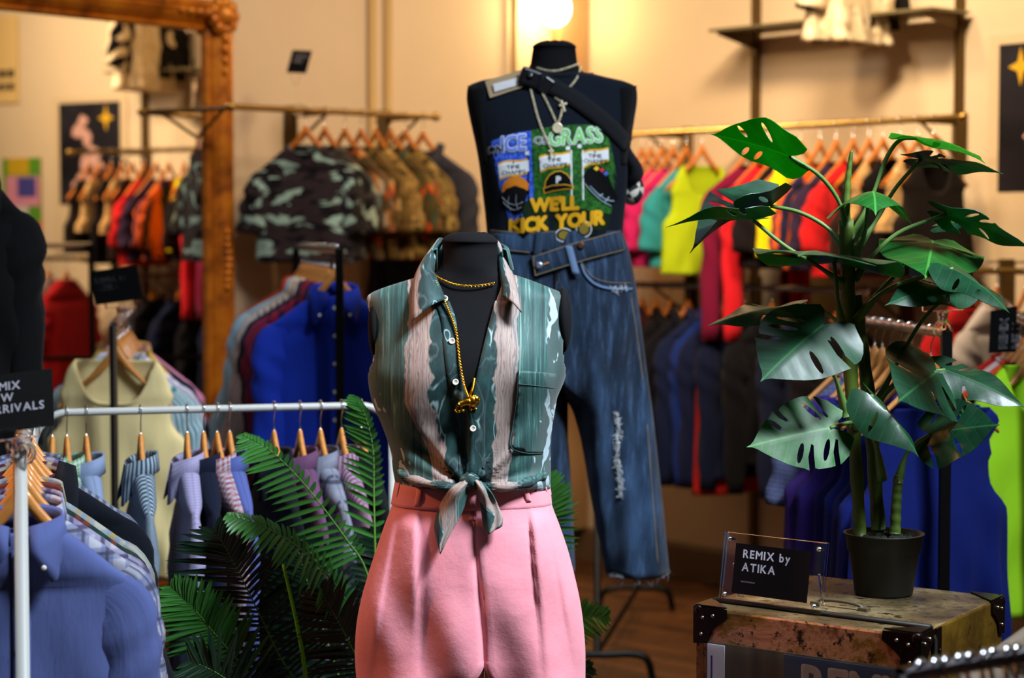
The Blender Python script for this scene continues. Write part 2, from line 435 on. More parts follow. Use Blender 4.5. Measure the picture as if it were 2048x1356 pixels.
# ------------------------------------------------------------------ hanging garments (local: origin at neck, front faces -Y)
def se(hw, dp, th, e=2.4):
    c, s_ = math.cos(th), math.sin(th)
    return hw*math.copysign(abs(c)**(2/e), c), dp*math.copysign(abs(s_)**(2/e), s_)
def garment(kind, label, cat, mat, loc, phi, group=None, w=0.215, length=0.68, neck=0.072, depth=0.045, sleeve=None, flare=1.0,
            seed=1, trim=None, detail=False, name=None, drop=0.105, fold=0.16, collar=None, tiers=0, spread=0.0, fd=0.006):
    rnd = random.Random(seed)
    NAMES = {'shirt': 'hanging_shirt', 'tee': 'hanging_tee', 'tank': 'hanging_vest_top', 'dress': 'hanging_dress', 'jacket': 'hanging_jacket', 'trousers': 'hanging_trousers'}
    r = thing(name or NAMES[kind], label, cat, loc, group, phi)
    p1, p2, p3 = rnd.uniform(0, 6), rnd.uniform(0, 6), rnd.uniform(0, 6)
    if kind == 'trousers':
        mb = MB(); P = []; U = []; n = 28
        for i in range(18):
            z = -0.02 - i/17*length; row = []; ur = []
            for k in range(n):
                th = 2*PI*k/n; x, y = se(w*0.42*(1+0.05*math.sin(i*0.6+p1)), depth*(0.6+0.5*i/17), th, 2.6)
                y += 0.010*math.sin(x*60+p2)*(i/17); row.append((x, y, z)); ur.append((x, z))
            P.append(row); U.append(ur)
        mb.grid(P, True, U, 0, True); mb.build('trouser_legs', mat, r, local=True); return r
    e = 2.5
    rows = []
    if kind == 'tank' or kind == 'dress':
        sw = w*0.80
        rows = [(0.012, neck*1.25, 0.012), (-0.02, neck*1.3+0.02, 0.022), (-drop*0.72, sw*0.93, 0.026), (-drop*0.95, sw*0.99, 0.028), (-0.12, sw*0.93, depth*0.8),
                (-0.19, sw*0.98, depth), (-0.24, w*0.98, depth*1.1)]
    else:
        nar = 0.86 if sleeve == 'long' else 0.95
        rows = [(0.0, neck, 0.026), (-0.018, neck+0.028, 0.030), (-drop*0.72, w*0.80, 0.030), (-drop, w*0.97, 0.016), (-drop-0.022, w*lerp(.95, nar, .5), depth*0.7), (-0.23, w*nar, depth)]
        if sleeve == 'long': flare *= 0.97
    rows.append((-0.30, w*lerp(0.96, flare, 0.25), depth*1.15))
    waist = length
    for k in range(1, 9): 
        t = k/8; rows.append((-0.30-(waist-0.30)*t, w*lerp(0.96, flare, 0.25+0.75*t), depth*lerp(1.15, 1.35*max(1, flare*0.9), t)))
    def dims(z):
        return table([(-q[0], q[1], q[2]) for q in rows], -z)
    zs = [0.012 if kind in ('tank', 'dress') else 0.0]
    N = 40; nseg = 64
    z0, z1 = rows[0][0], rows[-1][0]
    zs = [z0 + (z1-z0)*(i/N)**1.25 for i in range(N+1)]
    def surf(th, z, lift=0.0):
        hw, dp = dims(z); lo = smooth(0.08, 0.5, -z)
        tier = 0
        if tiers:
            for q in range(tiers):
                zz = -0.34 - q*(length-0.34)/tiers
                if z < zz: tier = min(1, (zz-z)/0.05)*0.35*fold
        f = 1 + (fold*lo+tier)*(0.8*math.sin(5*th+p1+z*1.5)+0.6*math.sin(9*th+p2+z*3)+0.5*math.sin(3*th+p3+z*5)+(0.9*math.sin(23*th+p1) if tiers and tier else 0))
        hh = 1 + 0.35*fold*lo*0.3*math.sin(2.3*th+p3+z*6)
        x, y = se(hw*hh+lift*0.4, dp*f+lift, th, e)
        pl = math.sin(x*38+p1+1.6*math.sin(z*4+p2))+.7*math.sin(x*71+p3-z*3); y += fd*lo*(abs(pl)-.8)*(1 if y < 0 else -.5)
        # soft diagonal drag folds from the shoulder points
        y += 0.006*lo*math.sin(34*(abs(x)*1.1+z*0.7)+p2)*(1 if y < 0 else 0.4)
        return V((x, y, z))
    mb = MB(); P = []; U = []
    for z in zs:
        row = [surf(2*PI*k/nseg, z) for k in range(nseg)]
        P.append(row); U.append([(q.x + (0.7 if q.y > 0 else 0), q.z) for q in row])
    dip = {'tank': 0.13, 'dress': 0.11, 'tee': 0.035, 'shirt': 0.0, 'jacket': 0.06}[kind]
    if dip:                                   # scooped neckline: pull the front centre of the top rows down
        for i, row in enumerate(P):
            for k, q in enumerate(row):
                if q.y < 0:
                    g = max(0, 1-(q.x/(neck*1.25))**(4 if kind == 'tank' else 2))
                    lim = z0 - dip*g
                    if q.z > lim: q.z = lim - 0.0005*i
    mb.grid(P, True, U)
    mb.build('body', mat, r, local=True, solid=0.0025)
    if sleeve:
        L = 0.56 if sleeve == 'long' else 0.2
        for sx in (-1, 1):
            sm = MB(); jog = 0.02*rnd.random()
            if sleeve == 'long': path = spline([(sx*w*0.60, 0, -drop*.60-.052), (sx*w*.84, -0.002, -drop*.88-.060), (sx*(w-.020), -0.005, -drop-.135), (sx*(w-.022+spread*.3), -.010, -drop-.28), (sx*(w-.024+jog+spread), -.012, -drop-.05-L)], 26)
            else: path = spline([(sx*w*0.60, 0, -drop*.60-.052), (sx*w*.86, -0.002, -drop*.88-.064), (sx*(w-.012), -0.005, -drop-.125), (sx*(w+.008), -.008, -drop-.05-L)], 20)
            P = []; U = []; m_ = len(path)
            for i, q in enumerate(path):
                t = i/(m_-1); d = path[min(i+1, m_-1)]-path[max(i-1, 0)]; d.y = 0; d.normalize(); nr = V((-d.z*sx, 0, d.x*sx)) if True else None
                nr = V((-d.z, 0, d.x))*(1 if sx > 0 else -1)          # outward / upward side of the sleeve
                rn = lerp(.046, .062, smooth(0, .25, t)) if sleeve == 'long' else lerp(.046, .070, smooth(0, .5, t))
                if sleeve == 'long': rn = lerp(rn, .046, smooth(.3, 1, t)); rn *= (.86 if t > .93 else 1)
                ry = lerp(min(.020, depth*.5), min(rn*.78, depth*1.0), smooth(.05, .45, t)); row = []; ur = []
                for k in range(20):
                    a = 2*PI*k/20; wv = 1+(0.09*math.sin(3*a+p1+i*0.4)+0.10*math.sin(i*1.3+p2+2*a))*smooth(.2, .5, t)
                    row.append(q + nr*(math.cos(a)*rn*wv) + V((0, math.sin(a)*ry*wv, 0))); ur.append((0.12*a, q.z))
                P.append(row); U.append(ur)
            sm.grid(P, True, U, 0, True); sm.build('sleeve', mat, r, local=True)
    if kind == 'shirt' or collar == 'shirt':
        cm = MB(); P = []; U = []; m = 26
        for i in range(m+1):
            a = -1+2*i/m; th = PI/2 + a*math.radians(166); b_ = abs(a)
            zt = lerp(0.044, 0.012, b_**1.5); rx, ry = neck*0.94, min(0.052, depth*1.4)
            cxx, cyy = rx*math.cos(th), ry*math.sin(th)
            fall = lerp(0.044, 0.098, smooth(.50, .93, b_)); out = (0.010+0.012*b_)*min(1, depth/.036)
            nx, ny = math.cos(th), math.sin(th)
            px_ = V((cxx, cyy, zt-0.035)); top = V((cxx*1.04, cyy*1.04, zt)); mid = V((cxx+nx*out*0.8, cyy+ny*out*0.9, zt-fall*0.45))
            sp_ = smooth(0.72, 1, b_)*2.0*math.copysign(1, cxx if abs(cxx) > 1e-4 else 1)
            low = V((cxx+nx*out*1.2+sp_*0.018, cyy+ny*out*1.1-0.004*b_, zt-fall))
            P.append([px_, top+V((0, 0, -0.004)), top+V((nx*0.004, ny*0.004, 0.001)), mid, low])
            U.append([(a*0.13, 0), (a*0.13, 0.035), (a*0.13, 0.04), (a*0.13, 0.06), (a*0.13, 0.1)])
        cm.grid(P, False, U); clr = cm.build('collar', trim or mat, r, local=True, solid=0.002)
    elif kind in ('tee',):
        cm = MB(); cm.tube([V((neck*1.02*math.cos(2*PI*k/24), 0.034*math.sin(2*PI*k/24), 0.004-(dip if math.sin(2*PI*k/24) < 0 else 0)*(-math.sin(2*PI*k/24)))) for k in range(24)], 0.006, 6, closed=True)
        cm.build('neckband', trim or mat, r, local=True)
    elif kind == 'jacket':
        for sx in (-1, 1):
            cm = MB(); P = []
            for i in range(9):
                t = i/8; z = 0.035 - t*0.27; xi = sx*neck*0.9*(1-t)**0.8; xo = xi + sx*(0.035+0.03*math.sin(PI*min(1, t*1.3)))
                yi = lerp(0.02, -0.052, smooth(0, 0.3, t))
                P.append([(xi, yi, z), ((xi+xo)/2, yi-0.012, z-0.004), (xo, yi-0.002, z-0.012)])
            cm.grid(P); cm.build('lapel', trim or mat, r, local=True, solid=0.003)
    if kind == 'shirt' and detail:
        pm = MB(); P = []; U = []; n = 30
        for i in range(n+1):
            z = -0.03-(length-0.05)*i/n; row = []; ur = []
            for x in (-0.017, -0.008, 0.008, 0.017):
                q = surf(-PI/2 + x/dims(z)[0]*0.55, z, 0.004); row.append(q); ur.append((x, z))
            P.append(row); U.append(ur)
        pm.grid(P, False, U); plk = pm.build('placket', mat, r, local=True, solid=0.0015)
        for k in range(6):
            z = -0.035-0.088*k
            q = surf(-PI/2, z, 0.009); bm_ = MB()
            bm_.lathe([(0.0, 0.0015), (0.003, 0.001), (0.0058, 0.0022), (0.006, 0.0), (0.0, 0.0)], 14, q, V((0, -1, 0)), caps=False)
            bm_.build('button', M_button, plk, local=True)
        for sx in (-1, 1):
            bm_ = MB(); bm_.lathe([(0, .0015), (0.0042, 0.002), (0.0048, 0), (0, 0)], 12, V((sx*0.047, -0.082, -0.056)), V((0, -1, 0)), caps=False)
            bm_.build('collar_button', M_button, clr, local=True)
    return r
GN = [0]
def hang(p, phi, kind, desc, cat, mat, rack, group, warm=False, hlabel=True, jit=5, lower=0.0, **kw):
    """a hanger on the rail at p and the garment on it"""
    GN[0] += 1; rnd = random.Random(GN[0]*7+3)
    ph = math.radians(phi + rnd.uniform(-jit, jit))
    hanger(p, ph, 'wooden hanger of the ' + desc, 'wooden hangers on the ' + rack, warm)
    dz = -0.148 if kind in ('shirt',) else -0.122
    if kind == 'trousers': dz = -0.13
    return garment(kind, desc, cat, mat, V(p)+V((0, 0, dz-lower)), ph, group, seed=GN[0], **kw)

# ------------------------------------------------------------------ racks
def floor_rack(name, label, p0, p1, mat, rail_mat=None, r=0.013, curved=False, foot=0.5, rail_r=None, square=False):
    p0, p1 = V(p0), V(p1); base = V(((p0.x+p1.x)/2, (p0.y+p1.y)/2, 0)); t = thing(name, label, 'clothes rack', base)
    u = (p1-p0); u.z = 0; u.normalize(); nrm = V((-u.y, u.x, 0))
    rr = rail_r or r
    m = MB()
    if curved:
        R = 0.085
        arc = [(R-R*math.cos(PI/2*k/8), -R+R*math.sin(PI/2*k/8)) for k in range(9)]
        left = [p0 + u*a + V((0, 0, b)) for a, b in arc]; right = [p1 - u*a + V((0, 0, b)) for a, b in arc][::-1]
        m.tube(left + right, rr, 12); dz = R
    else:
        m.tube([p0, p1], rr, 12); dz = 0
    m.build('rail', rail_mat or mat, t)
    for q in (p0, p1):
        m = MB()
        if square: m.hexa([(q.x+a*r, q.y+b*r, z) for z in (0.05, q.z+0.004) for a, b in ((-1, -1), (1, -1), (1, 1), (-1, 1))])
        else: m.tube([(q.x, q.y, 0.05), (q.x, q.y, q.z-dz+0.002)], r, 12)
        m.build('post', mat, t)
        m = MB(); a = V((q.x, q.y, 0.05))
        m.tube([a-nrm*foot/2-V((0, 0, 0.036)), a-nrm*(foot/2-0.03), a, a+nrm*(foot/2-0.03), a+nrm*foot/2-V((0, 0, 0.036))], r, 10); m.build('foot', mat, t)
    m = MB(); m.tube([(p0.x, p0.y, 0.09), (p1.x, p1.y, 0.09)], r*0.9, 10); m.build('base_bar', mat, t)
    return t
def sign_stand(name, label, tl, tr, br, bl, lines, size, x0, y0, foot, sub=None, bold=0.002, clip=True, holder=True, spacing=1.1, pitch=1.15):
    """black card (corner points) in a clear holder on a clip; foot = point clipped to"""
    tl, tr, br, bl = map(V, (tl, tr, br, bl)); foot = V(foot)
    t = thing(name, label, 'sign', foot)
    ex = (br-bl).normalized(); ey = (tl-bl); ey = (ey-ex*ey.dot(ex)).normalized(); nz = ex.cross(ey)     # towards the viewer
    if nz.y > 0: nz = -nz
    W = (br-bl).length; Hh = (tl-bl).length
    skew = (tl-bl).dot(ex)
    def P(x, y, z=0.0): return bl + ex*(x+skew*y/Hh) + ey*y + nz*z
    m = MB(); m.hexa([P(0, 0, -.002), P(W, 0, -.002), P(W, 0, .002), P(0, 0, .002), P(0, Hh, -.002), P(W, Hh, -.002), P(W, Hh, .002), P(0, Hh, .002)]); crd = m.build('card', M_card, t)
    text_part('lettering', lines, size, lambda x, y: P(x0+x, y0+y, 0.0035), M_ink, crd, bold, spacing=spacing, pitch=pitch)
    if sub: text_part('small_print', sub[0], sub[1], lambda x, y: P(sub[2]+x, sub[3]+y, 0.0035), M_ink, t, 0)
    if clip:
        c = (bl+br)/2
        m = MB(); m.hexa([P(W*.18, -.016, -.008), P(W*.82, -.016, -.008), P(W*.82, -.016, .008), P(W*.18, -.016, .008), P(W*.18, .004, -.008), P(W*.82, .004, -.008), P(W*.82, .004, .008), P(W*.18, .004, .008)])
        m.build('card_grip', M_acrylic, t, bevel=0.002)
        top = P(W*.5, -.016)
        m = MB(); m.lathe([(0.016, 0), (0.013, -0.01), (0.011, -0.03)], 14, top); m.tube(spline([top-V((0, 0, .02)), top.lerp(foot, .5)+V((0, -0.002, 0)), foot], 8), 0.0075, 10)
        m.tube([foot+V((0.02*math.cos(2*PI*k/14), 0, 0.02*math.sin(2*PI*k/14))) for k in range(14)], 0.0045, 8, closed=True)
        m.build('clip', M_acrylic, t)
    return t
# ------------------------------------------------------------------ the room
uL = V((0.749, 0.6626, 0)); uR = V((0.6626, -0.749, 0)); nL = uR.copy(); nR = -uL
CW = V((0.3256, 9.636, 0))
def ray(px, py):
    return at(px, py, 1.0) - V((0, 0, H))
def on_line(P, u, px, py=300):
    """point of the plan line P + s*u seen in pixel column px"""
    r = ray(px, py); k = r.x/r.y
    s_ = (k*P.y - P.x)/(u.x - k*u.y); return V((P.x+u.x*s_, P.y+u.y*s_, 0))
def wr(b, z, off=0.0): q = CW + uR*b + nR*off; return V((q.x, q.y, z))
def wl(a, z, off=0.0): q = CW - uL*a + nL*off; return V((q.x, q.y, z))
def b_at(px, off=0.0, py=300): return (on_line(CW+nR*off, uR, px, py)-CW).dot(uR)
def a_at(px, off=0.0, py=300): return -(on_line(CW+nL*off, uL, px, py)-CW).dot(uL)
def z_at(py, y): return at(1024, py, y/S).z

n = NT('wall_paint'); o_ = n.tc('Object'); f = n.noise(o_, 1.6, 5, 0.6)
n.bump(n.noise(o_, 22, 5), 0.12, 0.01)
M_wall = n.fin(n.mix(f, '#d8c4a6', '#cbb592'), 0.75, 0, 0.25)
n = NT('oak_parquet'); o_ = n.tc('Object'); br = n.node('ShaderNodeTexBrick')
n.link(n.mapping(o_, (1, 1, 1), rot=(0, 0, 0.75)), br.inputs['Vector']); br.inputs['Scale'].default_value = 3.0
br.inputs['Color1'].default_value = rgb('#6e4422'); br.inputs['Color2'].default_value = rgb('#4c2c14'); br.inputs['Mortar'].default_value = rgb('#1d1008')
br.inputs['Mortar Size'].default_value = 0.008; br.inputs['Brick Width'].default_value = 1.2; br.inputs['Row Height'].default_value = 0.25
f = n.noise(n.mapping(o_, (4, 4, 4)), 2, 5); n.bump(f, 0.1, 0.004)
M_floor = n.fin(n.mix(n.math('MULTIPLY', f, 0.5), br.outputs[0], '#2a180c'), n.math('ADD', n.math('MULTIPLY', f, 0.3), 0.3), 0, 0.4)
M_base = plain('painted_skirting', '#6b5238', 0.5)
M_pipe = plain('cream_painted_pipe', '#c0a06a', 0.45)

m = MB(); P = [wl(7.5, 0), wl(0, 0), wr(8.5, 0)]
m.v = []; q = [V((-7.5, -2.5, 0)), V((8, -2.5, 0)), V((8, 11.2, 0)), V((-7.5, 11.2, 0))]
m.hexa([p+V((0, 0, -0.1)) for p in q] + q)
tag(m.build('floor', M_floor), kind='structure')
m = MB(); m.hexa([wl(7, 0), wl(-0.15, 0), wl(-0.15, 0, -0.15), wl(7, 0, -0.15), wl(7, 3.9), wl(-0.15, 3.9), wl(-0.15, 3.9, -0.15), wl(7, 3.9, -0.15)])
tag(m.build('wall_left', M_wall), kind='structure')
m = MB(); m.hexa([wr(0, 0), wr(8, 0), wr(8, 0, -0.15), wr(0, 0, -0.15), wr(0, 3.9), wr(8, 3.9), wr(8, 3.9, -0.15), wr(0, 3.9, -0.15)])
tag(m.build('wall_right', M_wall), kind='structure')
for side, fn, L in (('left', wl, 7), ('right', wr, 8)):
    m = MB(); m.hexa([fn(0.02, 0), fn(L, 0), fn(L, 0, 0.02), fn(0.02, 0, 0.02), fn(0.02, 0.16), fn(L, 0.16), fn(L, 0.14, 0.02), fn(0.02, 0.14, 0.02)])
    tag(m.build('baseboard_'+side, M_base), kind='structure')
# boxed-in riser in the corner and surface pipes on the left wall
a0, a1 = a_at(1101), a_at(1156)
m = MB(); m.hexa([wl(a0, 0.16), wl(a1, 0.16), wl(a1, 0.16, .07), wl(a0, 0.16, .07), wl(a0, 3.9), wl(a1, 3.9), wl(a1, 3.9, .07), wl(a0, 3.9, .07)])
tag(m.build('trim_1', plain('riser_paint', '#a9855a', 0.7)), kind='structure')
for px, txt in ((737, 'left one of two thin painted pipes running up the left wall'), (769, 'right one of two thin painted pipes running up the left wall'), (1019, 'thin dark conduit running up beside the glowing wall lamp')):
    m = MB(); a = a_at(px); m.tube([wl(a, 0.17, .03), wl(a, 3.85, .03)], 0.018 if px < 1000 else 0.014, 10)
    tag(m.build('wall_pipe', M_pipe if px < 1000 else plain('bronze_conduit', '#77562c', 0.5)), txt, 'pipe', 'painted pipes on the left wall' if px < 1000 else None)
# wall lamp
LA = a_at(1064); LP = wl(LA, z_at(22, wl(LA, 0).y), 0.16)
t = thing('wall_lamp', 'glowing warm globe wall lamp near the corner above the far mannequin', 'lamp', (LP.x, LP.y, LP.z-0.09))
n = NT('lit_globe'); n.b.inputs['Emission Color'].default_value = (1.0, 0.76, 0.40, 1); n.b.inputs['Emission Strength'].default_value = 42
M_globe = n.fin('#fff0d0', 0.3)
m = MB(); m.ball(LP, (0.07, 0.07, 0.085), 20, 14); m.build('globe', M_globe, t)
m = MB(); m.lathe([(0.02, .14), (0.035, .12), (0.03, .085), (0, .08)], 16, LP); m.tube(spline([LP+V((0, 0, .13)), LP+V((0, 0, .15))-nL*.05, wl(LA, LP.z+.14, .012)], 8), 0.008, 8)
m.lathe([(0.05, 0), (0.05, .008), (0.03, .016), (0, .016)], 18, wl(LA, LP.z+.14, .001), nL); m.build('bracket', plain('bronze', '#5d4222', 0.4, 0.8), t)

# ------------------------------------------------------------------ gilt mirror leaning beside the left rail
MT = V((math.sin(math.radians(39.3)), math.cos(math.radians(39.3)), 0)); MN = V((MT.y, -MT.x, 0))
MP = V((-1.263, 8.149, 0))
zt_in = z_at(62, on_line(MP, MT, 407).y)
e_in = on_line(MP, MT, 407); e_out = on_line(MP+MN*0.02, MT, 459)
fw = (e_out-e_in).dot(MT)
MWID = 1.7; zb_in = 0.28
t = thing('gilt_mirror', 'tall mirror in a carved gilt wooden frame against the left wall', 'mirror', (e_in.x, e_in.y, 0))
def mp(s_, z, o=0.0): q = e_in + MT*s_ + MN*o; return V((q.x, q.y, z))
n = NT('gilt_wood'); o_ = n.tc('Object'); f = n.noise(n.mapping(o_, (3, 3, 3)), 3, 5, 0.6)
n.bump(n.noise(o_, 40, 4), 0.4, 0.004)
M_gilt = n.fin(n.ramp(f, [(0.3, '#6a3607'), (0.5, '#b5690f'), (0.75, '#d08a1c')]), 0.42, 0.35, 0.5)
prof = [(0, 0.0), (0, 0.02), (0.10, 0.028), (0.16, 0.018), (0.22, 0.030), (0.40, 0.050), (0.62, 0.062), (0.70, 0.052), (0.78, 0.062), (0.92, 0.056), (1.0, 0.04), (1.0, -0.02)]
corners = [(0, zt_in, 1, 1), (-MWID, zt_in, -1, 1), (-MWID, zb_in, -1, -1), (0, zb_in, 1, -1)]
m = MB(); P = [[mp(s_+dx*fw*u, z+dz*fw*u, o) for (u, o) in prof] for (s_, z, dx, dz) in corners]; P.append(P[0])
m.grid(P); frm = m.build('frame', M_gilt, t, shade=False, bevel=0.003)
rnd = random.Random(4)
for (s_, z, dx, dz) in corners:
    m = MB(); c = mp(s_+dx*fw*.5, z+dz*fw*.5, 0.055); m.ball(c, (0.05, 0.03, 0.05), 14, 10)
    for k in range(9):
        a = 2*PI*k/9; m.ball(mp(s_+dx*fw*.5+math.cos(a)*.055, z+dz*fw*.5+math.sin(a)*.055, 0.055), (0.028, 0.024, 0.03), 10, 6)
    for k in range(4):
        m.ball(mp(s_+dx*fw*.5-dx*(.09+.045*k), z+dz*fw*.55, 0.058), (.03-.004*k, .016, .022-.003*k), 10, 6); m.ball(mp(s_+dx*fw*.55, z+dz*fw*.5-dz*(.09+.045*k), 0.058), (.022-.003*k, .016, .03-.004*k), 10, 6)
    m.build('carved_corner', M_gilt, frm)
m = MB(); zz = z_at(520, e_in.y)
for k in range(-4, 5): m.ball(mp(fw*.6, zz+k*.028, 0.055), (.03-.004*abs(k), .02, .02), 10, 6)
m.build('carved_boss', M_gilt, frm)
M_mirror = plain('silvered_glass', '#f4f4f2', 0.015, 1.0)
m = MB(); m.hexa([mp(-MWID-.01, zb_in-.01, -.006), mp(.01, zb_in-.01, -.006), mp(.01, zb_in-.01, .004), mp(-MWID-.01, zb_in-.01, .004), mp(-MWID-.01, zt_in+.01, -.006), mp(.01, zt_in+.01, -.006), mp(.01, zt_in+.01, .004), mp(-MWID-.01, zt_in+.01, .004)])
m.build('mirror_glass', M_mirror, t)
m = MB(); m.hexa([mp(-MWID-fw, zb_in-fw, -.03), mp(fw, zb_in-fw, -.03), mp(fw, zb_in-fw, -.012), mp(-MWID-fw, zb_in-fw, -.012), mp(-MWID-fw, zt_in+fw, -.03), mp(fw, zt_in+fw, -.03), mp(fw, zt_in+fw, -.012), mp(-MWID-fw, zt_in+fw, -.012)])
m.build('backing_board', plain('raw_pine', '#7a5a3a', 0.8), t)
m = MB()
for s_ in (-MWID*.85, -MWID*.15): m.box(mp(s_, (zb_in-fw)/2, .01), (0.09, 0.09, zb_in-fw))
m.build('foot_block', plain('raw_pine', '#7a5a3a', 0.8), t)
def via_mirror(px, py, off=0.004):
    """the point of the right wall that is seen in the mirror at pixel (px,py)"""
    r = ray(px, py); o = V((0, 0, H)); g0 = e_in + MN*0.004
    k = (g0-o).dot(MN)/r.dot(MN); h = o + r*k; d = r - MN*(2*r.dot(MN))
    kk = (-off - (h-CW).dot(uL))/d.dot(uL); p = h + d*kk
    return (p-CW).dot(uR), p.z

# ------------------------------------------------------------------ posters on the right wall
def rect_on_wall(m, b0, b1, z0, z1, o0, o1):
    m.hexa([wr(b0, z0, o0), wr(b1, z0, o0), wr(b1, z0, o1), wr(b0, z0, o1), wr(b0, z1, o0), wr(b1, z1, o0), wr(b1, z1, o1), wr(b0, z1, o1)])
b0 = b_at(2000, 0, 240); yb = wr(b0, 0).y; zt, zb = z_at(90, yb), z_at(384, yb); b1 = b0 + 0.45; zlow = zb - 0.27
t = thing('framed_poster', 'dark art print with a yellow star above black lettering on cream paper', 'poster', wr(b0, zlow))
m = MB(); rect_on_wall(m, b0-.05, b1+.05, zlow, zt+.04, .003, .008); m.build('paper', plain('poster_paper', '#cdb692', 0.7), t)
n = NT('poster_picture'); f = n.noise(n.tc('Object'), 3, 3); M_pic = n.fin(n.ramp(f, [(0.35, '#0c0b12'), (0.55, '#1c1a22'), (0.75, '#2c2c3a')]), 0.4)
m = MB(); rect_on_wall(m, b0, b1, zb, zt, .008, .011); pic = m.build('picture', M_pic, t)
sc_ = b0 + 0.10; zc = zt-.09; pts = []
for k in range(8):
    a = PI/2 + PI*k/4; r_ = (0.075 if k % 2 == 0 else 0.026); pts.append((math.cos(a)*r_*.75, math.sin(a)*r_))
m = MB(); m.prism(pts, wr(sc_, zc, .0112), uR, V((0, 0, 1)), nR*.002); m.build('star', plain('star_yellow', '#d8a818', 0.6), pic)
m = MB(); M_pink = plain('print_pink', '#c99a8c', 0.7); rnd = random.Random(9)
for (u_, v_, r1, r2) in ((.27, .10, .035, .03), (.30, .16, .05, .04), (.24, .20, .03, .05), (.20, .30, .05, .06), (.16, .36, .04, .035), (.26, .34, .03, .05), (.27, .43, .055, .04), (.21, .48, .03, .05), (.33, .46, .03, .02), (.24, .55, .02, .05)):
    o = [(math.cos(2*PI*k/14)*r1*(1+.25*math.sin(3*k)), math.sin(2*PI*k/14)*r2*(1+.2*math.cos(2*k+1))) for k in range(14)]
    m.prism(o, wr(b0+u_, zt-v_, .0112), uR, V((0, 0, 1)), nR*(.0006+.0005*rnd.random()))
m.build('flower_print', M_pink, pic)
text_part('poster_lettering', 'ANITA', 0.085, lambda x, y: wr(b0+.30+x, zb-.17+y, .0105), plain('print_black', '#141212', 0.6), t, 0.003, 'CENTER')

bq = [via_mirror(px, py) for px, py in ((82, 315), (8, 315), (8, 545), (82, 545))]
q0 = min(b for b, z in bq); q1 = max(b for b, z in bq); zt2 = bq[0][1]; zb2 = bq[3][1]
t = thing('event_poster', 'colourful green, pink and red event poster seen in the mirror', 'poster', wr(q0, zb2))
m = MB(); rect_on_wall(m, q0, q1, zb2, zt2, .002, .006); m.build('red_panel', plain('flyer_red', '#c5281c', 0.6), t)
hh = zt2-zb2; ww = q1-q0
for nm, u0, u1, v0, v1, c in (('green_panel', 0, 1, .44, 1, '#4f8a1e'), ('yellow_panel', .30, .85, .85, 1, '#b99a14'), ('pink_panel', .03, .9, .58, .84, '#c8829a'), ('purple_panel', .12, .6, .66, .83, '#3c3c86'), ('white_panel', .33, .8, .50, .58, '#b9b4b0')):
    m = MB(); rect_on_wall(m, q0+ww*u0, q0+ww*u1, zb2+hh*v0, zb2+hh*v1, .006, .0075 if nm == 'green_panel' else (.009 if nm != 'purple_panel' else .0105)); m.build(nm, plain('flyer_'+nm, c, 0.6), t)
m = MB(); rnd = random.Random(5)
for k in range(9): 
    v = .06+.036*k; rect_on_wall(m, q0+ww*.15, q0+ww*(.7+.2*rnd.random()), zb2+hh*v, zb2+hh*(v+.013), .006, .007)
m.build('small_print', plain('flyer_print', '#d98a7c', 0.6), t)
bq = [via_mirror(px, py) for px, py in ((36, 30), (-120, 30), (-120, 205), (36, 205))]
q0 = min(b for b, z in bq); q1 = max(b for b, z in bq)
t = thing('cream_sign_board', 'cream board with black lettering, top left corner of the mirror', 'sign', wr(q0, bq[3][1]))
m = MB(); rect_on_wall(m, q0, q1, bq[3][1], bq[0][1], .002, .012); m.build('board', plain('cream_board', '#d9b878', 0.6), t)
m = MB(); rnd = random.Random(2); zz = bq[0][1]-(bq[0][1]-bq[3][1])*.62; x = q0+.05
for row in range(2):
    x = q0+.03
    while x < q1-.1:
        ww = rnd.uniform(.025, .05); rect_on_wall(m, x, x+ww, zz-row*.075-.045, zz-row*.075, .012, .0135); x += ww+.014
m.build('lettering', plain('print_black', '#141212', 0.6), t)

# ------------------------------------------------------------------ uprights, wall rails and shelf
M_upright = plain('slotted_bronze_upright', '#5a4420', 0.45, 0.6)
UP = []
for px, txt in ((1511, 'slotted wall upright left of the monstera, carrying the shelf bracket'), (1917, 'slotted wall upright right of the monstera, beside the dark poster')):
    b = b_at(px, .015); UP.append(b); m = MB()
    m.hexa([wr(b-.016, .18), wr(b+.016, .18), wr(b+.016, .18, .03), wr(b-.016, .18, .03), wr(b-.016, 3.6), wr(b+.016, 3.6), wr(b+.016, 3.6, .03), wr(b-.016, 3.6, .03)])
    for k in range(60): m.box(wr(b, .3+k*.055, .0305), (.004, .004, .03))
    tag(m.build('wall_upright', M_upright), txt, 'wall upright')
UP.append(UP[1]+1.25); UP.append(UP[1]+2.5)
for b in UP[2:]:
    m = MB(); m.hexa([wr(b-.016, .18), wr(b+.016, .18), wr(b+.016, .18, .03), wr(b-.016, .18, .03), wr(b-.016, 3.6), wr(b+.016, 3.6), wr(b+.016, 3.6, .03), wr(b-.016, 3.6, .03)])
    tag(m.build('wall_upright', M_upright), 'slotted wall upright seen only in the mirror, %s the posters' % ('before' if b == UP[2] else 'beyond'), 'wall upright')
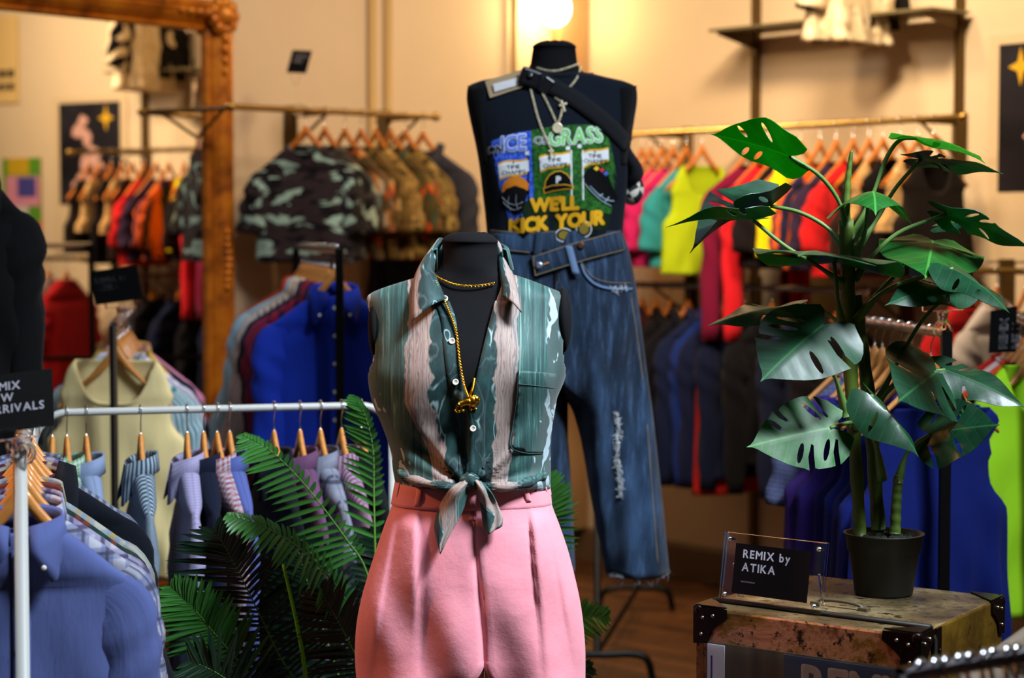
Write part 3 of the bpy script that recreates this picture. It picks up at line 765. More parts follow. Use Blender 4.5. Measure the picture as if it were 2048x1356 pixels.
def wall_rail(label, fn, a0, a1, z, off, brackets, mat=M_brass, group=None):
    p = fn(a0, z, off); t = thing('wall_rail', label, 'clothes rail', p, group)
    m = MB(); m.tube([fn(a0, z, off), fn(a1, z, off)], 0.0125, 12); m.build('rail', mat, t)
    for q in (a0, a1):
        m = MB(); m.ball(fn(q, z, off), 0.02, 12, 8); m.build('end_cap', mat, t)
    for q in brackets:
        m = MB(); m.tube([fn(q, z, off), fn(q, z, .03)], 0.010, 8); m.tube([fn(q, z-.008, off*.75), fn(q, z-.14, .02)], 0.007, 8)
        m.box(fn(q, z-.06, .012), (.05, .05, .2)); m.build('bracket', M_upright, t)
    return t
OFF = 0.34
ZL = H + 0.495; ZR = H + 0.4345; ZR2 = H - 0.231; ZR3 = H - 0.143
aL0, aL1 = a_at(462, OFF), a_at(872, OFF)
wall_rail('brass wall rail right of the mirror holding the camouflage tops', wl, aL0, aL1, ZL, OFF, (aL0-.02, (aL0+aL1)/2, aL1+.03))
bR0, bR1 = b_at(1262, OFF), b_at(1925, OFF)
wall_rail('upper brass rail on the right wall holding bright tops', wr, bR0, bR1, ZR, OFF, (bR0+.03, UP[0], UP[1]))
bC0, bC1 = b_at(1268, OFF, 570), b_at(1730, OFF, 570)
wall_rail('lower rail on the right wall holding dark coats', wr, bC0, bC1, ZR2, OFF, (bC0+.03, UP[0], bC1-.05), M_chrome)
bD0, bD1 = b_at(1885, OFF, 560), UP[3]+.1
wall_rail('lower rail below the star poster, running out of frame', wr, bD0, bD1, ZR3, OFF, (bD0+.06, UP[2], UP[3]), M_brass)
bE0, bE1 = UP[2]+.5, UP[3]+.1
# shelf
zs_ = z_at(66, wr(b_at(1511), 0, .2).y)
s0, s1 = b_at(1420, .27, 70), b_at(1925, .05, 60)+.02
t = thing('wall_shelf', 'thin dark glass shelf high on the right wall between two uprights', 'shelf', wr(s0, zs_))
m = MB(); m.hexa([wr(s0, zs_, .03), wr(s1, zs_, .03), wr(s1, zs_, .28), wr(s0, zs_, .28), wr(s0, zs_+.012, .03), wr(s1, zs_+.012, .03), wr(s1, zs_+.012, .28), wr(s0, zs_+.012, .28)])
m.build('board', plain('smoked_shelf', '#6d6548', 0.2, 0.2), t)
for b in UP[:2]:
    m = MB(); m.prism([(0.03, 0), (0.26, 0), (0.26, -.012), (0.03, -.06)], wr(b-.005, zs_), nR, V((0, 0, 1)), uR*.01); m.build('bracket', M_upright, t)
# ------------------------------------------------------------------ dressed forms
class Torso:
    def __init__(s, rows, d, e=2.3, disp=None):
        s.rows = rows; s.d = d; s.Y = d*S; s.e = e; s.disp = disp; s.k = d*S/F
    def z(s, py): return at(1024, py, s.d).z
    def py(s, z): return project((0, s.Y, z))[1]
    def x(s, px, py): return at(px, py, s.d).x
    def px(s, x, z): return project((x, s.Y, z))[0]
    def dims(s, py):
        xl, xr, df, db = table(s.rows, py); a, b = s.x(xl, py), s.x(xr, py)
        return (a+b)/2, (b-a)/2, df*s.k, db*s.k
    def pt(s, th, py, lift=0.0, e=None):
        xc, hw, df, db = s.dims(py); sn = math.sin(th)
        x, y = se(hw+lift, (df if sn < 0 else db)+lift, th, e or s.e)
        z = s.z(py)
        if s.disp: y -= s.disp(s.px(xc+x, z), py)*min(1, max(0, -sn*1.6))
        return V((xc+x, s.Y+y, z))
    def on(s, px, py, lift=0.0):
        off = 0.08
        for _ in range(7):
            p = at(px, py, (s.Y-off)/S); q = s.py(p.z); xc, hw, df, db = s.dims(q)
            u = min(0.9999, abs((p.x-xc)/hw)); off = df*(1-u**s.e)**(1/s.e)+lift
            if s.disp: off += s.disp(s.px(p.x, p.z), q)*min(1, 1.6*(1-u**s.e)**(1/s.e))
        return at(px, py, (s.Y-off)/S)
def patch(torso, outline, lift, mb=None, step=6.0, mi=0, uvf=None):
    """a flat print / cloth patch lying on the torso: pixel outline filled with a triangulated grid"""
    mb = mb or MB(); xs = [p[0] for p in outline]; ys = [p[1] for p in outline]
    pts = []; m = len(outline)
    for i in range(m):
        a, b = outline[i], outline[(i+1) % m]; k = max(1, int(math.hypot(b[0]-a[0], b[1]-a[1])/step))
        pts += [(a[0]+(b[0]-a[0])*j/k, a[1]+(b[1]-a[1])*j/k) for j in range(k)]
    ne = len(pts)
    def inside(x, y):
        c = False
        for i in range(m):
            (x1, y1), (x2, y2) = outline[i], outline[(i+1) % m]
            if (y1 > y) != (y2 > y) and x < (x2-x1)*(y-y1)/(y2-y1)+x1: c = not c
        return c
    y = min(ys)+step*.7; r = 0
    while y < max(ys):
        x = min(xs)+step*(.5 if r % 2 else .9)
        while x < max(xs):
            if inside(x, y) and min((x-a)**2+(y-b)**2 for a, b in pts[:ne]) > (step*.45)**2: pts.append((x, y))
            x += step
        y += step*.9; r += 1
    res = delaunay_2d_cdt([V(p) for p in pts], [(i, (i+1) % ne) for i in range(ne)], [], 0, 1e-4)
    b = len(mb.v)
    for q in res[0]: mb.vert(torso.on(q[0], q[1], lift), uvf(q[0], q[1]) if uvf else ((q[0]-xs[0])/100, (q[1]-ys[0])/100))
    for f in res[2]:
        cx_ = sum(res[0][i].x for i in f)/3; cy_ = sum(res[0][i].y for i in f)/3
        if inside(cx_, cy_): mb.face([b+i for i in f], mi)
    return mb
def coons(c0, c1, n=14, k=8, bulge=None):
    """ruled surface between two splined edges, optionally pushed out in the middle"""
    a = spline(c0, n); b = spline(c1, n); P = []
    for i in range(n):
        row = []
        for j in range(k):
            t = j/(k-1); q = a[i].lerp(b[i], t)
            if bulge is not None: q = q + bulge(i/(n-1), t)
            row.append(q)
        P.append(row)
    return P
def pants(torso, crotch, inner, bottom, rows_n, disp=None, mat=None, name='legs', parent=None, solid=0.002, xcf=None, bottom_r=None, uvk=1.0, hem_tilt=None):
    """trouser legs: one pelvis splitting into two tubes below the crotch. inner(side, py) = inner-leg pixel column"""
    mb = MB()
    NO, NI = 84, 20
    top = torso.rows[0][0]
    for side in (-1, 1):
        P = []; U = []
        for i in range(rows_n+1):
            py = top + (bottom-top)*i/rows_n
            if hem_tilt: py0 = py
            xl, xr, df, db = table(torso.rows, py)
            xo = torso.x(xl if side < 0 else xr, py); xc = torso.x(xcf(py), py); w_ = smooth(crotch, crotch+90, py)
            xi = torso.x(inner(side, py), py) if py > crotch else xc
            df *= torso.k; db *= torso.k; z = torso.z(py); HWf = abs(xo-xc)
            cl = (xo+xi)/2; hl = abs(xo-xi)/2; row = []; ur = []
            for k in range(NO+NI):
                if k < NO:
                    t = k/(NO-1); a = -PI/2 + PI*t; x1, y1 = se(HWf, df if a < 0 else db, a, torso.e); x1 = xc + side*x1
                    be = math.radians(-118+236*t)
                else:
                    t = (k-NO+1)/(NI+1); x1 = xc; y1 = lerp(db, -df, t)
                    be = math.radians(118+124*t)
                x2, y2 = se(hl, df*.93 if math.sin(be) < 0 else db*.93, be, 2.2); x2 = cl + side*x2
                x = lerp(x1, x2, w_); y = lerp(y1, y2, w_)
                if disp: y -= disp(torso.px(x, z), py)*(1 if y < 0 else .3)*min(1, abs(y)/df*1.5)
                row.append(V((x, torso.Y+y, z))); ur.append((x*uvk+(1.3 if y > 0 else 0), z*uvk))
            P.append(row); U.append(ur)
        last = rows_n
        def skip(r, c): return c >= NO-1 and top+(bottom-top)*(r+1)/rows_n <= crotch
        mb.grid(P, True, U, 0, False, skip)
    return mb.build(name, mat, parent, merge=0.0008, solid=solid, offset=-1)
def chain(path, link, r, mb=None, flat=False):
    """links along a path, alternate ones turned a quarter"""
    mb = mb or MB(); path = [V(p) for p in path]; L = [0]
    for a, b in zip(path, path[1:]): L.append(L[-1]+(b-a).length)
    n = max(2, int(L[-1]/link)); k = 0
    for i in range(n):
        s_ = L[-1]*i/n
        while k < len(L)-2 and L[k+1] < s_: k += 1
        t = (s_-L[k])/max(1e-9, L[k+1]-L[k]); p = path[k].lerp(path[k+1], t); d = (path[k+1]-path[k]).normalized()
        sdn = d.cross(V((0, -1, 0))); sdn = sdn.normalized() if sdn.length > .01 else V((1, 0, 0)); o = d.cross(sdn)
        sv = sdn if i % 2 == 0 else (o*0.8+sdn*.6)
        mb.tube([p+d*(math.cos(2*PI*j/8)*link*.85)+sv*(math.sin(2*PI*j/8)*link*.55) for j in range(8)], r, 5, closed=True)
    return mb
def form_body(t, T, neck, cap_y, arm=None, pole_px=None, base_r=0.17):
    """the padded jersey body, its gathered neck cap, pole and foot"""
    mb = MB(); P = []; n = 56; y0, y1 = neck[0][0], T.rows[-1][0]
    full = Torso(neck + T.rows, T.d, T.e)
    m_ = 60
    for i in range(m_+1):
        py = y0 + (y1-y0)*i/m_; e = lerp(2.05, T.e, smooth(neck[-1][0], T.rows[0][0]+30, py))
        P.append([full.pt(2*PI*k/n, py, -0.004, e) for k in range(n)])
    xc, hw, df, db = full.dims(y0)
    ztop = T.z(cap_y)
    rings = []
    for i in range(1, 13):                 # domed cap gathered into the middle
        q = i/12; rr = (1-q)**0.75 if q < 1 else 0.0
        rr = math.cos(q*PI/2)**0.7; zz = math.sin(q*PI/2)**1.3
        row = []
        for k in range(n):
            a = 2*PI*k/n; g = 1 + 0.05*math.sin(9*a+2*q)*smooth(.6, .95, q)
            dip = -0.016*smooth(.72, 1, q)
            row.append(V((xc+hw*.985*rr*g*math.cos(a), T.Y+(df if math.sin(a) < 0 else db)*.985*rr*g*math.sin(a)-0.006*q, T.z(y0)+(ztop-T.z(y0))*zz+dip+0.0022*math.sin(9*a+3)*smooth(.55, .9, q))))
        rings.append(row)
    mb.grid(rings[::-1]+P, True, None, 0, True)
    mb.build('torso', M_form, t)
    if arm:
        for (ax, ay, rx, rz, ry) in arm:
            mb = MB(); c = V((T.x(ax, ay), T.Y+0.005, T.z(ay))); mb.ball(c, (rx*T.k, ry*T.k, rz*T.k), 20, 14); mb.build('shoulder_cap', M_form, t)
    px_ = pole_px or (T.rows[-1][1]+T.rows[-1][2])/2; xp = T.x(px_, T.rows[-1][0])
    m = MB(); m.tube([(xp, T.Y, .02), (xp, T.Y, T.z(y1)+.04)], 0.014, 12); m.build('pole', M_black, t)
    m = MB(); m.lathe([(0, 0), (base_r, 0), (base_r, .012), (base_r*.9, .02), (.03, .03), (.02, .06), (0, .06)], 32, (xp, T.Y, 0)); m.build('base', M_black, t)

# ================= near form: patterned blouse tied over pink trousers =================
D1 = 3.8
def knotfold(px, py):
    """gathers running into the knot at the waist and soft drape lines"""
    dx, dy = px-941, 966-py
    if dy < 0: return 0.0
    r_ = math.hypot(dx, dy); a = math.atan2(dx, max(dy, 1))
    g = smooth(230, 30, r_)*smooth(4, 40, r_)
    f = 0.016*g + 0.0130*g*(math.sin(a*9+.4)+.6*math.sin(a*17+1.0))
    f += 0.006*smooth(700, 860, py)*math.sin((px+0.35*py)*0.052)*smooth(0, 60, abs(dx)) * smooth(965, 900, py)
    f += 0.004*smooth(600, 700, py)*smooth(900, 800, py)*math.sin((px*(1 if dx < 0 else -1)+.55*py)*0.036)
    return f
T1rows = [(548, 862, 1018, 55, 60), (562, 815, 1060, 58, 65), (578, 766, 1100, 62, 70), (590, 742, 1128, 66, 75), (606, 737, 1134, 72, 80), (650, 744, 1133, 92, 92),
          (700, 747, 1131, 118, 96), (750, 741, 1127, 130, 92), (800, 749, 1108, 120, 88), (850, 769, 1099, 100, 82), (900, 786, 1096, 88, 80), (940, 791, 1097, 90, 80), (975, 798, 1096, 96, 80)]
T1 = Torso(T1rows, D1, 2.35, knotfold)
B1 = Torso(T1rows + [(1010, 796, 1090, 88, 84), (1150, 772, 1112, 88, 96), (1290, 756, 1126, 70, 80)], D1, 2.35)
x1c = T1.x(940, 800)
t = thing('dress_form', 'near black dress form wearing the teal patterned blouse and pink trousers', 'mannequin', (x1c, D1*S, 0))
neck1 = [(486, 881, 998, 56, 58), (505, 880, 1000, 57, 59), (520, 879, 1000, 58, 60), (535, 872, 1006, 60, 62)]
form_body(t, B1, neck1, 462, arm=[(750, 655, 14, 62, 62), (1126, 640, 18, 66, 62)])
# --- blouse print
n = NT('marbled_blouse'); uv = n.tc('UV'); u, v, _ = n.sep(uv)
wob = n.noise(n.mapping(uv, (1.0, 5.0, 1)), 2.2, 3, 0.6, out='Color'); wr_, wg_, _b = n.sep(wob)
# the bands lean in towards the knot at the waist (v is height above 1 m)
lean = n.math('ADD', 1.0, n.math('MULTIPLY', n.step(v, 0.26, 0.03), 0.55))
ul = n.math('ADD', n.math('MULTIPLY', u, lean), n.math('ADD', .06, n.math('MULTIPLY', n.step(v, .26, .03), -.10)))
uw = n.math('ADD', ul, n.math('MULTIPLY', n.math('SUBTRACT', wr_, 0.5), 0.20))
scal = n.math('MULTIPLY', n.math('ABSOLUTE', n.math('SINE', n.math('MULTIPLY', v, 44))), 0.05)
ua = n.math('ABSOLUTE', uw)
# marbled centre: curls of pale ink on dark teal
q = n.node('ShaderNodeVectorMath', operation='MULTIPLY_ADD'); n.link(n.noise(uv, 4, 2, out='Color'), q.inputs[0]); q.inputs[1].default_value = (.9, .7, 0); n.link(n.mapping(uv, (2.4, 6.5, 1)), q.inputs[2])
ringd = n.vor(q.outputs[0], 2.3); ring = n.math('PINGPONG', n.math('MULTIPLY', ringd, 2.2), 0.5)
gate = n.step(n.noise(n.mapping(uv, (2.5, 7, 1)), 2.2, 1), .48, .60)
cen = n.ramp(n.noise(n.mapping(uv, (3, 8, 1)), 2.0, 4, .6), [(.3, '#081f20'), (.5, '#143c3c'), (.7, '#245c58')])
lines_ = n.step(ring, .40, .5); cen = n.mix(n.math('MULTIPLY', lines_, n.math('ADD', .12, n.math('MULTIPLY', gate, 1.0))), cen, '#b4d6d8')
spk = n.noise(uv, 70, 3); cen = n.mix(n.math('MULTIPLY', spk, .4), cen, '#0a2c30')
# taupe band with fine wandering contour lines
wv = n.wave(n.mapping(uv, (.8, .5, 1)), 9, 9, 3, 2.2); tau = n.ramp(wv, [(0.0, '#7d6a66'), (0.08, '#a8948c'), (0.5, '#b7a49b'), (0.92, '#bba79e'), (1.0, '#8a7772')])
tau = n.mix(n.math('MULTIPLY', n.noise(n.mapping(uv, (6, 3, 1)), 2, 3), .5), tau, '#8d7a74')
# streaked wood-grain band
st = n.noise(n.mapping(uv, (26, 4.5, 1)), 1.0, 6, 0.7, .8); wood_ = n.ramp(st, [(0.3, '#12302f'), (0.45, '#234a48'), (0.57, '#3c6864'), (0.68, '#7fa69c')])
# outer band with pale squiggles
nz = n.noise(n.mapping(uv, (4.5, 8, 1)), 1.7, 1.0, .4, 1.6); blob = n.step(nz, 0.615, 0.635)
sway = n.math('ADD', n.math('MULTIPLY', n.math('SINE', n.math('MULTIPLY', v, 26)), 0.07), n.math('MULTIPLY', wg_, .22))
thick = n.math('MULTIPLY', n.step(n.noise(n.mapping(uv, (2, 9, 1)), 2, 1), .25, .75), .055)
ln = n.math('ABSOLUTE', n.math('SUBTRACT', n.math('ABSOLUTE', n.math('ADD', n.math('ADD', u, .04), sway)), .88)); line = n.math('LESS_THAN', ln, thick)
ob = n.mix(n.noise(n.mapping(uv, (3, 3, 1)), 3, 4), '#2c403e', '#566e6c'); ob = n.mix(n.math('MAXIMUM', n.math('MULTIPLY', line, .9), blob), ob, '#b6ccd4')
e1 = n.step(n.math('SUBTRACT', ua, scal), 0.265, 0.285); e2 = n.step(ua, 0.52, 0.535); e3 = n.step(ua, 0.80, 0.83)
col = n.mix(e1, cen, tau); col = n.mix(e2, col, wood_); col = n.mix(e3, col, ob)
edge = n.math('MULTIPLY', n.step(n.math('ABSOLUTE', n.math('SUBTRACT', ua, 0.495)), 0.012, 0.006), 0.6); col = n.mix(edge, col, '#5d6d78')
col = n.mix(1.0, col, (.70, .70, .70, 1), 'MULTIPLY')
n.bump(n.math('ADD', n.noise(n.mapping(uv, (3, 6, 1)), 2.5, 4), n.math('MULTIPLY', n.noise(uv, 500, 1), .1)), 0.35, 0.006)
M_blouse = n.fin(col, 0.62, 0, 0.3, sheen=0.1)
def open_l(py): return table([(540, 872), (580, 888), (600, 897), (640, 911), (700, 917), (760, 925), (800, 935), (830, 941), (990, 941)], py)[0]
def open_r(py): return table([(540, 1006), (575, 1000), (600, 992), (640, 981), (680, 971), (730, 959), (780, 949), (830, 941), (990, 941)], py)[0]
bl = thing('sleeveless_blouse', 'sleeveless blouse in marbled teal and taupe, knotted at the waist', 'blouse', (x1c, D1*S, T1.z(1000)))
mb = MB(); P = []; U = []; R_ = 70; K_ = 121
def ang_of(px, py):
    xc, hw, df, db = T1.dims(py); xx = T1.x(px, py) ; uu = max(-.98, min(.98, (xx-xc)/hw))
    c = math.copysign(abs(uu)**(T1.e/2), uu); return -PI/2 + math.asin(c)
for i in range(R_+1):
    py = 548 + (975-548)*i/R_; a0 = ang_of(open_r(py)+(4 if py > 830 else 0), py); a1 = ang_of(open_l(py)-(4 if py > 830 else 0), py); row = []; ur = []
    for k in range(K_):
        q = k/(K_-1); th = max(a0, min(2*PI+a1, -PI/2+2*PI*q)); p = T1.pt(th, py, 0.004); row.append(p)
        fx = (p.x-x1c)/0.215; ur.append((fx if p.y < D1*S+.02 else fx*1.0+2.0*0, (p.z-1.0)))
    P.append(row); U.append(ur)
def arm_skip(r, c):
    py = 548+427*(r+.5)/R_
    if not 603 < py < 750: return False
    a = -PI/2+2*PI*(c+.5)/(K_-1); w_ = .36*math.sqrt(max(0, 1-((py-676)/76)**2))
    return abs(math.sin(a)) < w_
mb.grid(P, False, U, 0, False, arm_skip); mb.build('body_panel', M_blouse, bl, solid=0.002)
def ubl(px, py): return ((T1.x(px, py)-x1c)/0.215, T1.z(py)-1.0)
# collar: stand behind the neck and two folded leaves
def cpt(px, py, dy): return at(px, py, (D1*S+dy)/S)
lf = coons([cpt(889, 479, .03), cpt(874, 508, -.012), cpt(868, 545, -.045), cpt(878, 575, -.072), cpt(892, 598, -.085)],
           [cpt(871, 487, .035), cpt(846, 520, .0), cpt(829, 556, -.045), cpt(824, 600, -.088), cpt(824, 643, -.118)], 18, 9, lambda a, b: V((0, -.014*math.sin(PI*b), .007*math.sin(PI*b))))
rf = coons([cpt(989, 486, .03), cpt(996, 515, -.012), cpt(1000, 548, -.045), cpt(1004, 572, -.07), cpt(1003, 594, -.085)],
           [cpt(1001, 491, .035), cpt(1018, 530, .0), cpt(1030, 562, -.045), cpt(1038, 594, -.088), cpt(1043, 625, -.115)], 18, 9, lambda a, b: V((0, -.014*math.sin(PI*b), .007*math.sin(PI*b))))
for g, sx in ((lf, -1), (rf, 1)):
    m = MB(); UV = [[(sx*(.10+.36*j/8), .2+i/17*.16) for j in range(9)] for i in range(18)]
    m.grid(g, False, UV); m.build('collar_leaf', M_blouse, bl, solid=0.003)
m = MB(); P2 = []; n_ = 24
for i in range(n_+1):
    a = PI*(-.12+1.24*i/n_); xn = T1.x(940, 500)+.073*math.cos(a); yn = D1*S+.004+.073*math.sin(a)
    hi = lerp(T1.z(497), T1.z(476), max(0, math.sin(a))); P2.append([V((xn, yn, hi-.045)), V((xn, yn, hi-.02)), V((xn*1.0, yn, hi)), V((T1.x(940, 500)+(xn-T1.x(940, 500))*1.12, D1*S+.004+(yn-D1*S-.004)*1.12, hi-.004)), V((T1.x(940, 500)+(xn-T1.x(940, 500))*1.25, D1*S+.004+(yn-D1*S-.004)*1.25, hi-.045))])
m.grid(P2, False, [[(.62+.1*i/n_, .3+.02*j) for j in range(5)] for i in range(n_+1)]); m.build('collar_stand', M_blouse, bl, solid=0.002)
# facing strips along the opening, hem roll, knot and tails
for nm, f, sx in (('placket', open_l, -1), ('placket', open_r, 1)):
    m = MB(); P2 = []; U2 = []
    for i in range(40):
        py = 602+(956-602)*i/39; row = []; ur = []
        for j in range(5):
            px = f(py)+sx*(j/4*30-1) + (6 if py > 826 and sx < 0 else 0)*smooth(826, 850, py); row.append(T1.on(px, py, .0065 if sx < 0 else .0055)); ur.append(ubl(px, py))
        P2.append(row); U2.append(ur)
    m.grid(P2, False, U2); m.build(nm, M_blouse, bl, solid=0.002)
pk = [(1037, 741), (1080, 744), (1117, 748), (1113, 800), (1104, 850), (1100, 893), (1085, 906), (1050, 905), (1022, 893), (1026, 850), (1033, 800)]
pkt = patch(T1, pk, .0075, step=9, uvf=ubl).build('chest_pocket', M_blouse, bl, solid=0.002)
m = MB(); m.tube([T1.on(px, py, .009) for px, py in spline([(1037, 741, 0), (1033, 800, 0), (1026, 850, 0), (1022, 893, 0), (1050, 906, 0), (1085, 907, 0)], 30) for px, py in [(px, py)]] if False else [T1.on(p.x, p.y, .009) for p in spline([(1037, 741, 0), (1033, 800, 0), (1026, 850, 0), (1022, 893, 0), (1050, 906, 0), (1085, 907, 0)], 30)], .0011, 5)
m.tube([T1.on(p.x, p.y, .009) for p in spline([(1036, 768, 0), (1075, 772, 0), (1113, 777, 0)], 14)], .0009, 5); m.build('pocket_seam', plain('dark_teal_thread', '#27403f', .8), pkt)
m = MB()
for pts in ([(800, 944), (816, 956), (855, 967), (900, 974), (934, 966)], [(948, 964), (985, 974), (1030, 971), (1066, 960), (1086, 950)]):
    pth = [T1.on(p.x, p.y, .006) for p in spline([(a, b, 0) for a, b in pts], 24)]
    b_ = len(m.v); m.tube(pth, [(.009+.002*math.sin(i*.9)) for i in range(24)], 10)
    for i in range(b_, len(m.v)):
        q = project(m.v[i]); m.uv[i] = ((m.v[i].x-x1c)/.215, m.v[i].z*1.6+.2*math.sin(q[1]*.2))
m.build('rolled_hem', M_blouse, bl)
kc = T1.on(940, 962, .014)
m = MB(); m.ball(kc, (.021, .017, .020), 18, 12)
for i in range(len(m.v)):
    d_ = m.v[i]-kc; m.v[i] = kc + d_*(1+.10*math.sin(d_.x*260+d_.z*120)); m.uv[i] = (.05+d_.x*6, .35+d_.z*5)
m.build('knot', M_blouse, bl)
def tail(l, r, name, bul, u0):
    L = [T1.on(p.x, p.y, .020+.022*smooth(0, 1, i/len(l))*1) for i, p in enumerate([V((a, b, 0)) for a, b in l])]
    Rr = [T1.on(p.x, p.y, .020+.022*smooth(0, 1, i/len(r))) for i, p in enumerate([V((a, b, 0)) for a, b in r])]
    g = coons(L, Rr, 20, 9, lambda a, b: V((0, -bul*math.sin(PI*b)*(1-a*.5)+.006*math.sin(b*9+a*3), 0)))
    m = MB(); m.grid(g, False, [[(u0+.30*(j/8)+.10*math.sin(i*.35), .35-i/19*.16) for j in range(9)] for i in range(20)]); m.build(name, M_blouse, bl, solid=0.0025)
tail([(928, 958), (900, 978), (881, 1010), (869, 1050), (874, 1080), (881, 1106)], [(938, 966), (936, 985), (926, 1020), (908, 1055), (893, 1082), (881, 1106)], 'tie_tail', .016, .20)
tail([(947, 962), (955, 985), (962, 1015), (966, 1045), (974, 1070)], [(955, 956), (978, 978), (994, 1005), (1005, 1032), (1004, 1052)], 'tie_tail', .014, .17)
for px, py in ((904, 682), (911, 764), (946, 857), (890, 597)):
    c = T1.on(px, py, .0105); m = MB(); ax = V((0, -1, .08)).normalized()
    m.lathe([(0.0, .0012), (.0035, .0010), (.0052, .0026), (.0062, .0022), (.0064, 0), (0, 0)], 18, c, ax, caps=False); btn = m.build('button', M_button, bl)
    m2 = MB()
    for a in (-1, 1):
        for b_ in (-1, 1): m2.ball(c+V((a*.0013, -.0016, b_*.0013)), .0006, 6, 4)
    m2.build('button_holes', plain('dark_thread', '#3d3a38', .8), btn)
# --- jewellery on the near form
ch = thing('gold_choker', 'thin gold box chain close around the near form neck', 'necklace', T1.on(940, 570, .0))
pts = [V((T1.x(866, 545), D1*S-.03, T1.z(545)))] + [Torso(neck1+T1rows, D1, 2.1).on(px, py, .004) for px, py in ((880, 557), (900, 566), (922, 571), (945, 572), (968, 570), (990, 566))]
chain(spline(pts, 60), .0036, .0008).build('links', M_gold, ch)
ch = thing('lion_necklace', 'long gold rope chain with a lion pendant over the blouse', 'necklace', T1.on(935, 815, .01))
def rope(path, r, mb=None):
    r = r*.72
    mb = mb or MB(); pth = spline(path, 200)
    for s_ in (0, PI):
        q = []
        for i, p in enumerate(pth):
            a = i*.95+s_; q.append(p+V((math.cos(a)*r*.8, math.sin(a)*r*.8, 0)))
        mb.tube(q, r*.8, 6)
    return mb
B1n = Torso(neck1+T1rows, D1, 2.2)
lpath = [V((T1.x(866, 532), D1*S-.005, T1.z(532))), V((T1.x(870, 553), D1*S-.052, T1.z(553))), T1.on(884, 590, .014), T1.on(899, 625, .013), T1.on(913, 665, .013), T1.on(920, 720, .013), T1.on(929, 770, .014), T1.on(937, 795, .015)]
m = rope(lpath, .0028); rope([T1.on(949, 757, .004), T1.on(945, 778, .010), T1.on(938, 795, .015)], .0026, m); rch = m.build('rope_chain', M_gold, ch)
o = T1.on(937, 812, .014); kx = T1.k*1.0
def lp(px, py, dy=0): q = T1.on(px, py, .014); q.y = o.y+dy; return q
m = MB()
m.tube(spline([lp(919, 809), lp(929, 805), lp(942, 804)], 8), [.007, .0075, .0068, .0065, .007, .008, .0085, .008], 10)
m.ball(lp(945, 803), (.0105, .008, .012), 12, 8); m.ball(lp(952, 799), (.0075, .007, .008), 12, 8); m.ball(lp(957, 801), (.004, .004, .0035), 8, 6)
for k in range(10):
    a = 2*PI*k/10; m.ball(lp(948+6.5*math.cos(a), 801+8*math.sin(a)), .0035, 7, 5)
for pts in ([(916, 811), (914, 818), (917, 822), (921, 822)], [(923, 812), (924, 819), (929, 822)], [(941, 811), (940, 818), (944, 821)], [(949, 811), (949, 817), (953, 819)]):
    m.tube(spline([lp(a, b, .002) for a, b in pts], 7), .0032, 7)
m.tube(spline([lp(916, 806), lp(914, 814), lp(915, 823), lp(911, 821)], 8), .0016, 6); m.ball(lp(911, 820), .0026, 6, 4)
m.build('lion_pendant', M_gold, ch)
m = MB(); m.tube([lp(938+4*math.cos(2*PI*k/12), 795+4*math.sin(2*PI*k/12)) for k in range(12)], .0016, 6, closed=True); m.build('bail', M_gold, rch)

# --- pink pleated trousers
def pleat(px, py):
    f = 0.0
    for x0, dr, amp in ((838, .01, .020), (1062, .09, .020), (796, -.16, .009), (1094, .18, .008)):
        xx = px-(x0+dr*(py-1010)); g = smooth(1003, 1045, py)*smooth(1420, 1100, py)
        s_ = 1 if x0 < 945 else -1
        f += amp*.8*g*(smooth(-75, 0, xx*s_)**1.5*smooth(9, -3, xx*s_) - .22*math.exp(-((xx*s_-6)/6)**2))
    f += .017*smooth(1080, 1260, py)*(math.sin((px-1.2*(py-1100)*.3)*.045+.6)*.5+.5*math.sin(px*.026+py*.012))
    f += -.010*math.exp(-((px-(946+.076*(py-1005)))/7)**2)*smooth(1020, 1080, py)
    return f
T2rows = [(958, 793, 1097, 99, 86), (1005, 785, 1101, 102, 95), (1050, 769, 1117, 112, 110), (1100, 752, 1134, 119, 121), (1150, 736, 1147, 123, 125), (1200, 722, 1158, 123, 124),
          (1250, 713, 1165, 120, 119), (1310, 710, 1169, 115, 112), (1400, 718, 1168, 108, 106), (1600, 748, 1146, 88, 86), (1800, 790, 1110, 62, 62)]
T2 = Torso(T2rows, D1, 2.3, pleat)
n = NT('pink_cotton'); o_ = n.tc('Object'); h = n.noise(n.mapping(o_, (500, 500, 700)), 1, 2); h2 = n.noise(o_, 16, 4, .6)
n.bump(n.math('ADD', n.math('MULTIPLY', h, .12), h2), .35, .008)
M_pink_c = n.fin(n.mix(h2, '#e2949f', '#d8808d'), .85, 0, .15, sheen=.2)
tr = thing('pleated_trousers', 'high waisted pink pleated trousers on the near dress form', 'trousers', (x1c, D1*S, T2.z(1800)))
def xc2(py): return table([(950, 945), (1005, 947), (1310, 970), (1800, 962)], py)[0]
def inner2(side, py):
    g = table([(1300, 0), (1330, 3), (1356, 5), (1420, 12), (1800, 40)], py)[0]; return xc2(py)+side*g
pants(T2, 1305, inner2, 1800, 150, pleat, M_pink_c, 'legs', tr, xcf=xc2)
T2f = Torso(T2rows, D1, 2.3)
m = MB(); P2 = []; n_ = 60
for py, lift in ((954, -.001), (956, .0022), (975, .0032), (1000, .0034), (1006, .0030), (1008, -.0005)): P2.append([T2f.pt(2*PI*k/n_, py, lift) for k in range(n_)])
m.grid(P2, True); m.build('waistband', M_pink_c, tr)
